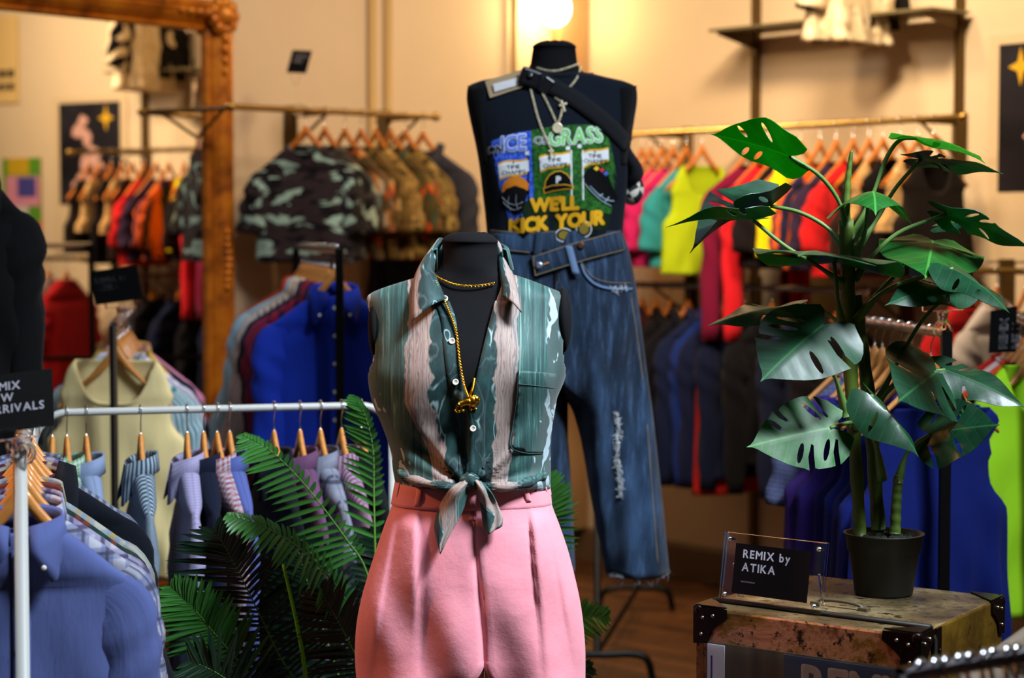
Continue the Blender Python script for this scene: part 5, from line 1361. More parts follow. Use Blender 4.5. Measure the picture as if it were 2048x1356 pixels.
# carrying handle on the top, round latch on the side
hx0 = at_z(1632, 1211, ZT); hx1 = at_z(1728, 1224, ZT); up = V((0, 0, 1))
m = MB(); dvec = (hx1-hx0); m.tube(spline([hx0+up*.004, hx0+dvec*.12+up*.013, hx0+dvec*.5+up*.016, hx0+dvec*.88+up*.013, hx1+up*.004], 14), .0052, 8, flat=.8)
for q in (hx0, hx1): m.box(q+up*.005, (.022, .02, .01), Matrix(((eL.x, eR.x, 0), (eL.y, eR.y, 0), (0, 0, 1))))
m.build('carry_handle', plain('worn_leather', '#4d4230', .5), tk, bevel=.002)
m = MB(); lc_ = at_z(1890, 1322, ZT-.06); q = tp(-.001, .10, ZT-.078); m.lathe([(.017, 0), (.017, .008), (.012, .012), (0, .012)], 18, q, sn_); m.build('round_latch', M_chrome, tk)
# clear poster sleeve on the front face
def fp(px, py): 
    r = ray(px, py); o = V((0, 0, H)); k = (K0-o).dot(fn_)/r.dot(fn_); p = o+r*k; q = p-K0; return q.dot(eL), p.z
a0, z0 = fp(1800, 1331); a1, z1 = fp(1398, 1285); zt_ = (z0+z1)/2-.002
def front_rect(name, aa0, aa1, za, zb_, o0, o1, mat):
    m = MB(); P = lambda a, z, o: V((K0+eL*a+fn_*o).to_tuple()[:2]+(z,))
    m.hexa([P(aa0, za, o0), P(aa1, za, o0), P(aa1, za, o1), P(aa0, za, o1), P(aa0, zb_, o0), P(aa1, zb_, o0), P(aa1, zb_, o1), P(aa0, zb_, o1)]); return m.build(name, mat, tk)
n = NT('brown_reflection'); f = n.noise(n.mapping(n.tc('Object'), (14, 14, .6)), 1.5, 4); M_reflection = n.fin(n.ramp(f, [(.3, '#2e251c'), (.6, '#54483a'), (.8, '#6a5c4a')]), .3)  # brown streaks paint the clear sleeve's reflection into the sheet behind it
front_rect('backing_sheet', a0, a1, .12, zt_-.002, .0005, .002, M_reflection)
ab0, _ = fp(1795, 1335); ab1, _ = fp(1561, 1304)
front_rect('navy_poster', ab0, ab1, .2, zt_-.006, .002, .0035, plain('navy_poster', '#2c3448', .35))
aw0, _ = fp(1437, 1300); front_rect('white_card', aw0, a1-.004, .14, zt_-.006, .002, .0035, plain('white_card', '#b4b2b8', .4))
aw1, _ = fp(1412, 1300); front_rect('blue_line', aw1, aw1+.004, .14, zt_-.03, .0036, .0042, plain('blue_line', '#2a3a6a', .4))
at0, zt0 = fp(1600, 1340)
text_part('poster_lettering', 'REMIX', .098, lambda x, y: V((K0+eL*(at0-x)+fn_*.0042).to_tuple()[:2]+(zt0-.060+y,)), plain('poster_cream', '#a39388', .5), tk, .004)
front_rect('clear_sleeve', a0-.004, a1+.004, .11, zt_, .005, .007, M_acrylic)
# ================= acrylic sign on the trunk =================
bl_ = at_z(1440, 1200, ZT+.004); br_ = at_z(1643, 1229, ZT+.004); ex = (br_-bl_); W = ex.length; ex.normalize(); bk = V((-ex.y, ex.x, 0)); ey = (V((0, 0, 1))*math.cos(.16)+bk*math.sin(.16)); nz = ex.cross(ey); 
if nz.y > 0: nz = -nz
Hs = .146
sg = thing('acrylic_sign', 'clear acrylic block sign with black card on the brass trunk', 'sign', bl_)
def sp_(x, y, o=0.0): return bl_+ex*x+ey*y+nz*o
def plate(x0, x1, y0, y1, o0, o1): m = MB(); m.hexa([sp_(x0, y0, o0), sp_(x1, y0, o0), sp_(x1, y0, o1), sp_(x0, y0, o1), sp_(x0, y1, o0), sp_(x1, y1, o0), sp_(x1, y1, o1), sp_(x0, y1, o1)]); return m
plate(0, W, 0, Hs, .002, .007).build('front_plate', M_acrylic, sg, bevel=.0015); plate(0, W, 0, Hs, -.007, -.002).build('back_plate', M_acrylic, sg, bevel=.0015)
crd2 = plate(W*.13, W*.87, Hs*.13, Hs*.85, .0075, .0085).build('card', M_card, sg)
text_part('lettering', ['REMIX by', 'ATIKA'], .0240, lambda x, y: sp_(W*.215+x, Hs*.655+y, .0092), M_ink, crd2, .0006, spacing=1.2)
m = MB(); rnd = random.Random(3); x = 0
while x < .034:
    ww = rnd.uniform(.0010, .0026); m.hexa([sp_(W*.215+x+a, Hs*.30+b, .0088+c_) for c_ in (0, .0003) for a, b in ((0, 0), (ww, 0), (ww, rnd.uniform(.0022, .0036)), (0, .003))]); x += ww+.0008
m.build('small_print', plain('grey_ink', '#4a4a50', .6), crd2)
for (x, y) in ((.06, .1), (.94, .1), (.06, .9), (.94, .9)):
    m = MB(); c = sp_(W*x, Hs*y, .008); m.lathe([(.0048, 0), (.0048, .003), (.003, .005), (0, .0055)], 14, c, nz); m.lathe([(.003, 0), (.003, -.016)], 10, c, nz); m.build('screw', M_chrome, sg)
m = MB()
for x in (.08, .92): m.tube([sp_(W*x, Hs*.55, -.007), sp_(W*x, .012, -.04), V((sp_(W*x, 0, -.055).x, sp_(W*x, 0, -.055).y, ZT+.006))], .003, 6)
m.build('easel_foot', M_acrylic, sg)

# ================= monstera =================
PC = at_z(1767, 1186, ZT+.004); DP = PC.y/S
po = thing('potted_monstera', 'tall potted monstera with split leaves standing on the brass trunk', 'plant', (PC.x, PC.y, ZT+.003))
kp = PC.y/F; rb, rt = 57*kp, 78*kp; hp = at(1767, 1068, DP).z-ZT
m = MB(); m.lathe([(0, 0), (rb, 0), (rb*1.02, .004), (lerp(rb, rt, .62), hp*.70), (lerp(rb, rt, .64)+.003, hp*.72), (rt*.985, hp*.97), (rt+.003, hp*.985), (rt+.003, hp), (rt-.003, hp), (rt*.93, hp*.86), (0, hp*.84)], 48, (PC.x, PC.y, ZT+.003), caps=False)
m.build('pot', plain('dark_plastic_pot', '#15150f', .55, 0, .3), po)
m = MB(); rnd = random.Random(6); P = []
for i in range(9):
    r_ = rt*.92*i/8; P.append([V((PC.x+r_*math.cos(2*PI*k/26), PC.y+r_*math.sin(2*PI*k/26), ZT+hp*.93+rnd.uniform(-.004, .006))) for k in range(26)])
m.grid(P, True)
for k in range(60): a = rnd.uniform(0, 6.28); q = rnd.uniform(0, .8)*rt; m.ball((PC.x+q*math.cos(a), PC.y+q*math.sin(a), ZT+hp*.94), rnd.uniform(.005, .011), 6, 4)
m.build('moss', plain('dark_moss', '#141a10', .95, var=.5), po)
n = NT('monstera_stem'); f = n.noise(n.mapping(n.tc('Object'), (14, 14, 5)), 1.5, 4); n.bump(f, .2, .004); M_stem = n.fin(n.ramp(f, [(.3, '#2c3d0e'), (.5, '#43591a'), (.7, '#5c7426')]), .5, 0, .4)
M_pet = plain('petiole_green', '#56763a', .4)
def leaf_mat(name, c1, c2, c3, tm=.34, sp=.32, ro=.42):
    n = NT(name); uv = n.tc('UV'); u, v, _ = n.sep(uv); au = n.math('ABSOLUTE', u)
    f = n.noise(uv, 3, 4)
    side = n.math('PINGPONG', n.math('SUBTRACT', n.math('MULTIPLY', v, 1.0), n.math('MULTIPLY', au, .62)), .085)
    vein = n.step(side, .010, .002); mid = n.step(au, .016, .006); vv = n.math('MAXIMUM', n.math('MULTIPLY', vein, .35), mid)
    c = n.mix(n.step(f, .3, .75), c1, c2); c = n.mix(n.math('MULTIPLY', vv, .75), c, c3)
    hgt = n.math('ADD', n.math('MULTIPLY', side, 3.0), n.math('MULTIPLY', n.noise(uv, 12, 3), .25)); n.bump(hgt, .12, .005)
    n.fin(c, ro, 0, sp)
    tr = n.node('ShaderNodeBsdfTranslucent'); n.link(n.mix(.6, c, '#3fae12'), tr.inputs[0]); mx = n.node('ShaderNodeMixShader'); mx.inputs[0].default_value = tm
    n.link(n.b.outputs[0], mx.inputs[1]); n.link(tr.outputs[0], mx.inputs[2]); n.link(mx.outputs[0], n.out.inputs[0]); return n.m
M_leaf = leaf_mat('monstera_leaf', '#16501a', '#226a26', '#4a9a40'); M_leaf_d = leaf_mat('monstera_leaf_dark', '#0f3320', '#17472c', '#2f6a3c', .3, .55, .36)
M_leaf_b = leaf_mat('monstera_leaf_backlit', '#126a0c', '#1c8a14', '#4cb828', .62)  # brighter copy for the upper leaves, backlight put into colour and translucency
def leaf_outline(seed, slits=2, holes=2):
    rnd = random.Random(seed); out = []; H_ = []
    def half(y):           # margin half width at height y
        return table([(-.24, .16), (-.16, .33), (-.04, .43), (.12, .485), (.3, .475), (.5, .405), (.7, .29), (.86, .15), (.97, .035), (1.05, .0)], y)[0]
    sides = []
    for sx in (1, -1):
        pts = [(0, 0.0), (.05, -.10), (.11, -.20), (.19, -.245)]
        ys = [-.2, -.12, -.02, .08, .16, .24, .32, .4, .48, .56, .64, .72, .8, .88, .95, 1.0]
        sl = sorted(rnd.sample([.06, .22, .38, .54], slits)); 
        for y in ys:
            for q in sl[:]:
                if y > q+.03:
                    sl.remove(q); h = half(q); x_in = .15+.05*rnd.random(); y_in = q-.09*0-.17*(1)*.55
                    pts += [(h*.99, q-.028), (lerp(h, x_in, .55), q-.065), (x_in, y_in-.01), (x_in-.02, y_in+.014), (lerp(h, x_in, .55), q-.012+.02), (h*1.01, q+.045)]
            if all(abs(y-q) > .05 for q in sl) : pts.append((half(y), y))
        for q in rnd.sample([.14, .30, .46, .62], holes):
            h = half(q); cx_, cy_ = h*.54, q+.0; L = h*.34; an = .62
            H_.append([(sx*(cx_+math.cos(2*PI*k/10)*L*math.cos(an)-math.sin(2*PI*k/10)*.030*math.sin(an)), cy_+math.cos(2*PI*k/10)*L*math.sin(an)*.8+math.sin(2*PI*k/10)*.030) for k in range(10)])
        sides.append([(sx*x, y) for x, y in pts])
    out = sides[0] + [(0, 1.06)] + sides[1][::-1][:-1]
    return out, H_
def inpoly(poly, x, y):
    c = False; m = len(poly)
    for i in range(m):
        (x1, y1), (x2, y2) = poly[i], poly[(i+1) % m]
        if (y1 > y) != (y2 > y) and x < (x2-x1)*(y-y1)/(y2-y1)+x1: c = not c
    return c
def leaf(B, T, nrm, width=1.0, fold=.25, droop=.25, wave=.04, seed=1, mat=None, slits=2, holes=2, curl=0.0, name='leaf', twist=0.0):
    B, T = V(B), V(T); d = T-B; L = d.length; d.normalize(); nrm = V(nrm); sd = d.cross(nrm).normalized(); nn = sd.cross(d).normalized()
    out, holes_ = leaf_outline(seed, slits, holes)
    pts = list(out); edges = [(i, (i+1) % len(out)) for i in range(len(out))]
    for h in holes_:
        b = len(pts); pts += h; edges += [(b+i, b+(i+1) % len(h)) for i in range(len(h))]
    st = .055; y = -.24
    while y < 1.04:
        x = -.5
        while x < .5:
            if inpoly(out, x, y) and not any(inpoly(h, x, y) for h in holes_) and min((x-a)**2+(y-b)**2 for a, b in pts[:]) > (.024)**2: pts.append((x, y))
            x += st
        y += st
    res = delaunay_2d_cdt([V(p) for p in pts], edges, [], 0, 1e-5)
    m = MB()
    for q in res[0]:
        x, y = q.x, q.y; yy = max(0, y)
        z = fold*abs(x) - droop*yy*yy - curl*x*x*2 + wave*math.sin(9*y+seed)*abs(x)*2 + 0.0014*math.sin(36*(y-.62*abs(x)))*min(1, abs(x)*5)
        ya = y*(1-.25*droop*droop*yy)
        p = B + sd*(x*L*width) + d*((ya+ (droop*.0))*L) + nn*((z+droop*yy)*L)
        m.vert(p, (x, y))
    for f in res[2]:
        cx_ = sum(res[0][i].x for i in f)/3; cy_ = sum(res[0][i].y for i in f)/3
        if inpoly(out, cx_, cy_) and not any(inpoly(h, cx_, cy_) for h in holes_): m.face(f)
    return m.build(name, mat or M_leaf, po, solid=.0012, crisp=True)
def petiole(pts, r0=.0075, r1=.0042):
    pp = spline([at(*p) for p in pts], 18); m = MB(); m.tube(pp, [lerp(r0*1.5, r1, smooth(0, .35, i/17)) if i < 7 else lerp(r1*1.25, r1, i/17) for i in range(18)], 8); m.build('petiole', M_pet, po)
d0 = DP
def stem(pts, r0, r1):
    pp = spline([at(*p) for p in pts], 30); m = MB(); m.tube(pp, [lerp(r0, r1, i/29)*(1+.07*math.sin(i*1.3)) for i in range(30)], 12); m.build('stem', M_stem, po)
stem([(1720, 1072, d0), (1714, 960, d0), (1706, 830, d0), (1699, 700, d0), (1696, 560, d0), (1692, 440, d0)], .0135, .0165)
stem([(1757, 1058, d0+.03), (1748, 930, d0+.03), (1738, 800, d0+.025), (1722, 680, d0+.02), (1712, 590, d0+.02)], .0155, .014)
stem([(1790, 1066, d0-.02), (1793, 1000, d0-.02), (1797, 950, d0-.02)], .012, .010)
stem([(1692, 445, d0), (1694, 380, d0), (1699, 335, d0), (1703, 302, d0)], .0095, .0035)
# (base, tip, normal, keywords, petiole pixels from stem to base)
LV = [
 ((1578, 312, d0-.05), (1430, 270, d0+.02), (.12, .62, .78), dict(width=.98, fold=.10, droop=.10, seed=11, mat=M_leaf_b, slits=0, holes=2), [(1694, 470, d0), (1680, 408, d0-.02), (1640, 352, d0-.04), (1578, 312, d0-.05)]),
 ((1833, 276, d0+.02), (1966, 322, d0-.10), (-.15, .30, .95), dict(width=.95, fold=-.12, droop=.28, seed=12, mat=M_leaf_b, slits=1, holes=1), [(1705, 480, d0), (1740, 405, d0), (1772, 318, d0+.01), (1800, 280, d0+.02), (1833, 276, d0+.02)]),
 ((1842, 318, d0+.05), (1998, 345, d0+.0), (.0, .24, .97), dict(width=.85, fold=-.06, droop=.12, seed=13, mat=M_leaf_d, slits=2, holes=1), [(1712, 500, d0+.02), (1750, 445, d0+.03), (1790, 378, d0+.04), (1842, 318, d0+.05)]),
 ((1738, 398, d0-.06), (1752, 425, d0-.26), (.0, -.45, .9), dict(width=.80, fold=-.05, droop=.5, seed=14, mat=M_leaf, slits=0, holes=1, curl=.5), [(1708, 520, d0), (1728, 470, d0-.03), (1738, 398, d0-.06)]),
 ((1506, 440, d0-.03), (1340, 452, d0-.06), (.05, .20, .97), dict(width=.75, fold=.16, droop=.20, seed=15, mat=M_leaf_d, slits=1, holes=1), [(1690, 570, d0), (1640, 535, d0-.02), (1570, 492, d0-.03), (1506, 440, d0-.03)]),
 ((1541, 412, d0+.06), (1384, 500, d0+.0), (-.55, -.30, .72), dict(width=.72, fold=.55, droop=.30, seed=16, mat=M_leaf_d, slits=1, holes=1), [(1692, 500, d0), (1655, 456, d0+.02), (1600, 425, d0+.04), (1541, 412, d0+.06)]),
 ((1893, 428, d0+.0), (2056, 494, d0-.06), (.18, .42, .88), dict(width=.66, fold=-.06, droop=.12, seed=17, mat=M_leaf_d, slits=1, holes=2), [(1708, 560, d0), (1745, 512, d0), (1800, 464, d0), (1893, 428, d0+.0)]),
 ((1668, 524, d0-.02), (1600, 510, d0-.26), (.05, -.10, .99), dict(width=1.15, fold=-.1, droop=.22, seed=18, mat=M_leaf_d, slits=1, holes=0), [(1686, 660, d0-.02), (1675, 600, d0-.03), (1672, 560, d0-.03), (1668, 524, d0-.02)]),
 ((1866, 482, d0+.08), (1852, 552, d0-.12), (.05, -.50, .86), dict(width=.98, fold=-.16, droop=.14, seed=19, mat=M_leaf, slits=0, holes=1), [(1712, 640, d0), (1760, 580, d0+.02), (1815, 530, d0+.06), (1866, 482, d0+.08)]),
 ((1880, 452, d0+.16), (1958, 440, d0+.12), (.1, -.60, .8), dict(width=.60, fold=-.12, droop=.12, seed=20, mat=M_leaf_d, slits=1, holes=0), None),
 ((1906, 538, d0-.12), (2014, 620, d0-.26), (.38, -.75, .6), dict(width=.62, fold=-.25, droop=.18, seed=21, mat=M_leaf_d, slits=0, holes=2), [(1712, 640, d0-.01), (1770, 582, d0-.04), (1850, 552, d0-.08), (1906, 538, d0-.12)]),
 ((1915, 572, d0+.0), (1776, 608, d0-.10), (.0, -.62, .78), dict(width=.62, fold=-.08, droop=.20, seed=22, mat=M_leaf_d, slits=0, holes=1), [(1742, 830, d0+.02), (1790, 735, d0+.02), (1845, 640, d0+.01), (1915, 572, d0+.0)]),
 ((1590, 612, d0+.06), (1424, 648, d0-.02), (.05, -.25, .96), dict(width=.66, fold=-.15, droop=.16, seed=23, mat=M_leaf_d, slits=2, holes=0), [(1690, 660, d0), (1650, 625, d0+.03), (1590, 612, d0+.06)]),
 ((1646, 650, d0-.10), (1527, 757, d0-.18), (-.22, -.80, .60), dict(width=1.22, fold=-.18, droop=.14, seed=24, mat=M_leaf_d, slits=1, holes=2, wave=.02), [(1692, 830, d0-.02), (1672, 760, d0-.05), (1642, 700, d0-.09), (1640, 652, d0-.10)]),
 ((1660, 856, d0-.10), (1502, 892, d0-.14), (-.05, -.88, .50), dict(width=.98, fold=-.10, droop=.10, seed=25, mat=M_leaf, slits=2, holes=2, wave=.02), [(1765, 960, d0-.02), (1748, 880, d0-.04), (1710, 846, d0-.07), (1660, 856, d0-.10)]),
 ((1744, 792, d0-.12), (1834, 908, d0-.16), (.45, -.72, .55), dict(width=.74, fold=-.35, droop=.22, seed=26, mat=M_leaf_d, slits=0, holes=1, curl=.3), [(1712, 860, d0), (1720, 815, d0-.06), (1744, 792, d0-.12)]),
 ((1872, 745, d0+.0), (1800, 800, d0-.16), (.1, -.90, .40), dict(width=1.05, fold=-.15, droop=.16, seed=27, mat=M_leaf_d, slits=1, holes=1), [(1738, 850, d0), (1770, 790, d0), (1815, 755, d0), (1872, 745, d0+.0)]),
 ((1890, 740, d0+.02), (2046, 812, d0-.04), (.1, -.62, .75), dict(width=.70, fold=-.15, droop=.16, seed=28, mat=M_leaf_d, slits=2, holes=0), [(1736, 845, d0+.02), (1780, 775, d0+.02), (1830, 748, d0+.02), (1890, 740, d0+.02)]),
 ((1862, 868, d0-.02), (1992, 850, d0-.12), (.0, -.9, .42), dict(width=1.0, fold=-.12, droop=.14, seed=29, mat=M_leaf_d, slits=1, holes=1), [(1796, 965, d0-.02), (1812, 910, d0-.02), (1835, 885, d0-.02), (1862, 868, d0-.02)]),
]
for B, T, nn, kw, pe in LV:
    leaf(at(*B), at(*T), nn, **kw)
    if pe: petiole(pe)

# ================= palm =================
PB = at(800, 1500, 4.25)
pa = thing('potted_palm', 'bushy green palm with arching fronds between white rack and near form', 'plant', (PB.x, PB.y, 0))
n = NT('palm_leaf'); uv = n.tc('UV'); u, v, _ = n.sep(uv); f = n.noise(n.mapping(uv, (30, 2, 1)), 1, 3); c = n.mix(f, '#1f5220', '#458a3c'); c = n.mix(n.math('MULTIPLY', n.step(n.math('ABSOLUTE', n.math('SUBTRACT', u, .5)), .08, .02), .5), c, '#5a9040')
n.fin(c, .32, 0, .5); tr_ = n.node('ShaderNodeBsdfTranslucent'); n.link(c, tr_.inputs[0]); mx = n.node('ShaderNodeMixShader'); mx.inputs[0].default_value = .2
n.link(n.b.outputs[0], mx.inputs[1]); n.link(tr_.outputs[0], mx.inputs[2]); n.link(mx.outputs[0], n.out.inputs[0]); M_palm = n.m
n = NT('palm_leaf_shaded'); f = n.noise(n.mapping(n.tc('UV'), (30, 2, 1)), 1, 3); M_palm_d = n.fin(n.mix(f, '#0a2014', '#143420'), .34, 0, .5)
M_rachis = plain('palm_rachis', '#5c8a38', .45)
def frond(pts, n_leaf, Ll, Lr, ang=62, mat=None, up=(0, -1, .2), droop=.25, s0=.05, s1=1.0, width=.0058, seed=1, r=.003, both=True):
    """rachis through pixel points (base to tip) with leaflets left (Ll) and right (Lr) of its direction, lengths in metres"""
    rnd = random.Random(seed); path = spline([at(*p) for p in pts], 60); m = MB()
    m.tube(path, [lerp(r, r*.3, i/59) for i in range(60)], 7, mi=1); upv = V(up)
    for k in range(n_leaf):
        q = lerp(s0, s1, (k+.5)/n_leaf); i = min(58, int(q*59)); p = path[i].lerp(path[i+1], q*59-i); t = (path[i+1]-path[i]).normalized()
        sd = t.cross(upv).normalized(); nn = sd.cross(t).normalized()
        env = (math.sin(PI*min(1, .14+q*.84)))**.6
        for sgn, L0 in ((-1, Ll), (1, Lr)):
            if L0 <= 0: continue
            L = L0*env*rnd.uniform(.88, 1.1); a = math.radians(lerp(ang+12, ang-28, q)+rnd.uniform(-5, 5))
            d = (t*math.cos(a)+sd*sgn*math.sin(a)+nn*rnd.uniform(.0, .22)).normalized(); w_ = d.cross(nn).normalized()
            ns = 7; P = []; U = []
            for j in range(ns):
                s_ = j/(ns-1); c_ = p + d*(L*s_) + V((0, 0, -1))*(droop*L*s_*s_) ; ww = width*(math.sin(PI*min(1, (.16+s_*.84)))**.7)*(1 if s_ < .98 else .05)
                P.append([c_-w_*ww+nn*ww*.35, c_, c_+w_*ww+nn*ww*.35]); U.append([(0, s_), (.5, s_), (1, s_)])
            m.grid(P, False, U, 0)
    return m.build('frond', [mat or M_palm, M_rachis], pa)
D = 4.3
frond([(775, 1330, D), (735, 1150, D-.05), (690, 1075, D-.08), (610, 970, D-.12), (540, 900, D-.16), (488, 868, D-.18)], 26, .110, .032, 70, s0=.28, seed=1, droop=.10)
frond([(760, 1330, D+.03), (752, 1150, D+.03), (748, 1000, D+.02), (746, 900, D), (730, 830, D-.03), (712, 795, D-.04)], 24, .092, .03, 58, s0=.28, seed=2, droop=.12)
frond([(735, 1330, D-.05), (700, 1220, D-.12), (655, 1150, D-.18), (590, 1090, D-.24), (520, 1050, D-.28), (455, 1030, D-.30)], 30, .098, .05, 74, s0=.18, seed=3, droop=.22, up=(.2, -.7, .7))
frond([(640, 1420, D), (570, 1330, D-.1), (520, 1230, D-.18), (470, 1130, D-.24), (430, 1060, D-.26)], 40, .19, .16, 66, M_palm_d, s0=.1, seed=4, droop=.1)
frond([(600, 1450, D-.1), (520, 1370, D-.2), (440, 1280, D-.26), (390, 1220, D-.3), (345, 1175, D-.32)], 32, .14, .12, 62, s0=.30, seed=5, droop=.1)
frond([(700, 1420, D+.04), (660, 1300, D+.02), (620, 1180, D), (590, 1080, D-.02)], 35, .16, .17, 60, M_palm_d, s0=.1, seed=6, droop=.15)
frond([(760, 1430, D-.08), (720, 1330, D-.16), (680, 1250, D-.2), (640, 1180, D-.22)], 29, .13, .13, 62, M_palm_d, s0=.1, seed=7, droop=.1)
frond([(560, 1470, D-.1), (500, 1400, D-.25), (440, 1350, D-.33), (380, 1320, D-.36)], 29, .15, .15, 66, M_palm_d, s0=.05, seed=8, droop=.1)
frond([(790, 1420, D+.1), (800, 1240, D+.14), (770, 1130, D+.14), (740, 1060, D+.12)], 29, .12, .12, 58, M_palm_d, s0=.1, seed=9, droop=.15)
frond([(830, 1430, D+.1), (960, 1270, D+.2), (1050, 1120, D+.22), (1092, 1030, D+.2), (1100, 950, D+.2)], 30, .05, .115, 66, s0=.45, seed=10, droop=.1)
frond([(850, 1450, D+.1), (990, 1330, D+.16), (1090, 1270, D+.14), (1170, 1235, D+.1), (1215, 1232, D+.06)], 32, .085, .085, 58, s0=.3, seed=11, droop=.15)
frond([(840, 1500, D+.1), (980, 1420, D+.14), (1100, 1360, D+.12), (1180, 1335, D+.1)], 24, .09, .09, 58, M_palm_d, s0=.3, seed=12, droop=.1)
m = MB(); m.tube(spline([at(615, 1400, D-.2), at(607, 1320, D-.22), at(590, 1230, D-.24), at(566, 1128, D-.25)], 20), [lerp(.0062, .0035, i/19) for i in range(20)], 8); m.build('spear_stem', plain('bright_palm_stem', '#5fae12', .4), pa)
m = MB(); m.lathe([(0, 0), (.13, 0), (.17, .30), (.18, .32), (.165, .32), (.15, .28), (0, .27)], 32, (PB.x, PB.y, 0), caps=False); m.build('pot', plain('dark_plastic_pot', '#15150f', .55, 0, .3), pa)
m = MB()
for px, py in ((775, 1330), (640, 1420), (560, 1470), (850, 1450), (700, 1420), (735, 1330), (600, 1450)):
    q = at(px, py, D); m.tube(spline([V((PB.x+(q.x-PB.x)*.12, PB.y, .25)), V((PB.x+(q.x-PB.x)*.5, PB.y, .25+(q.z-.25)*.6)), q], 10), .006, 7)
m.build('stalks', M_rachis, pa)
# ================= garments =================
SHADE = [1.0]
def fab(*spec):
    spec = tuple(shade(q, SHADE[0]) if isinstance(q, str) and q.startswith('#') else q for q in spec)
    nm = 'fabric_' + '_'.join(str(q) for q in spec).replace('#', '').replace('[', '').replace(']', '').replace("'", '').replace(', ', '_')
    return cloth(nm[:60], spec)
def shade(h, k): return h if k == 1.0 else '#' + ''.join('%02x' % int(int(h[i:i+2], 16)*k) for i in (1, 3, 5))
def rail_pt(p0, p1, t): return V(p0).lerp(V(p1), t)
def level(p0, p1, z=None): 
    p0, p1 = V(p0), V(p1); z = z if z is not None else (p0.z+p1.z)/2; p0.z = p1.z = z; return p0, p1
# ---- near left rack (white), shirts facing the camera
p0, p1 = level(at(40, 912, 3.24), at(60, 862, 4.26), at(41, 912, 3.24).z)
floor_rack('garment_rack', 'white tube rack in the left foreground, its near post in full view', p0, p1, M_white, r=0.0128, foot=.55)
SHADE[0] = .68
NEAR = [
 (3.32, 'periwinkle oxford shirt with button-down collar, nearest on the left rack', 'shirt', fab('solid', '#7484cc'), dict(sleeve='long', detail=True, length=.76, w=.212)),
 (3.46, 'white shirt with blue and grey check behind the periwinkle shirt', 'shirt', fab('plaid', '#d4d6e8', '#5a6cb0', '#4c4a58', .045), dict(sleeve='long', w=.224, length=.80, spread=.05)),
 (3.54, 'white shirt with purple window check, third on the left rack', 'shirt', fab('plaid', '#d8d4e4', '#8a84b8', '#3c3260', .06), dict(sleeve='long', w=.224, spread=.07)),
 (3.62, 'dark green tartan shirt, fourth on the left foreground rack', 'shirt', fab('plaid', '#1c4440', '#10282c', '#8a3c30', .07), dict(sleeve='long', w=.222, spread=.06)),
 (3.70, 'pale yellow and blue check shirt, fifth on the left foreground rack', 'shirt', fab('plaid', '#c9c8bc', '#7c98c0', '#b8a860', .05), dict(sleeve='long', w=.224, spread=.07)),
 (3.84, 'dark navy jacket between check shirts on the left foreground rack', 'jacket', fab('solid', '#0c1220'), dict(sleeve='long', w=.232, length=.95, spread=.11)),
 (3.95, 'red and navy tartan shirt behind the dark navy jacket', 'shirt', fab('plaid', '#8a2430', '#20264c', '#d0c8b0', .06), dict(sleeve='long', w=.224, spread=.07)),
 (4.04, 'blue and white gingham shirt near far end of left rack', 'shirt', fab('check', '#4458a8', '#c8cce0', .03), dict(sleeve='long', w=.224, spread=.07)),
 (4.12, 'blue grey striped shirt, farthest on the left foreground rack', 'shirt', fab('stripe', '#5c6c88', '#98a4bc', .016, .5), dict(sleeve='long', w=.228, spread=.09)),
]
for d_, desc, kind, mt, kw in NEAR:
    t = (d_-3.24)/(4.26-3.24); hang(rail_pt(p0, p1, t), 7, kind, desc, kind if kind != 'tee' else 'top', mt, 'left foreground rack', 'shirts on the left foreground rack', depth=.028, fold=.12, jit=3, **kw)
sign_stand('rack_sign', 'black new arrivals sign clipped on the left foreground rack', at(-62, 757, 3.2), at(104, 737, 3.24), at(109, 851, 3.22), at(-58, 872, 3.18), ['REMIX', 'NEW', 'ARRIVALS'], .0205, .026, .073, at(46, 905, 3.23), bold=.0003, spacing=1.12, pitch=.98)

# ---- white rail rack behind the palm, shirts edge-on
p0, p1 = level(at(66, 827, 4.5), at(784, 809, 4.72), at(400, 818.5, 4.6).z)
floor_rack('garment_rack', 'white rail rack with rounded corner holding shirts side by side', p0, p1, M_white, r=0.0095, curved=True, foot=.5)
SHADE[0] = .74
MID = [
 (104, 'mint green checked shirt at the left end of the white rail', fab('check', '#4c8868', '#b8d8c0', .012), -76),
 (133, 'pale mint gingham shirt, second from left on the white rail', fab('check', '#7cb08c', '#d4e8d4', .012), -68),
 (172, 'light blue shirt, third from left on the white rail', fab('solid', '#9cb0d8'), -66),
 (281, 'blue and white striped shirt with grey body on the white rail', fab('stripe', '#b4c4d8', '#2c4c5c', .011, .5), -74),
 (374, 'lavender fine checked shirt on the white rail', fab('check', '#a49cd0', '#c8c0e4', .006), -76),
 (407, 'dark navy shirt beside the lavender one on the white rail', fab('solid', '#141c34'), -70),
 (434, 'red, white and blue checked shirt on the white rail', fab('check', '#b4545c', '#cdd0e0', .012), -68),
 (459, 'cornflower blue shirt behind the palm tip on the white rail', fab('solid', '#6474c0'), -68),
 (548, 'black shirt in the middle right of the white rail', fab('solid', '#0e1220'), -68),
 (600, 'mauve shirt on the white rail right of the palm frond', fab('solid', '#7c5078'), -70),
 (641, 'grey shirt with dark window check on the white rail', fab('plaid', '#a0a4b8', '#8c90a4', '#30364c', .07), -70),
 (683, 'mauve striped shirt near the rounded corner of the white rail', fab('stripe', '#8c5c80', '#c0a0b8', .012, .5), -70),
 (722, 'dark bottle green shirt at the right end of the white rail', fab('solid', '#101c1c'), -68),
]
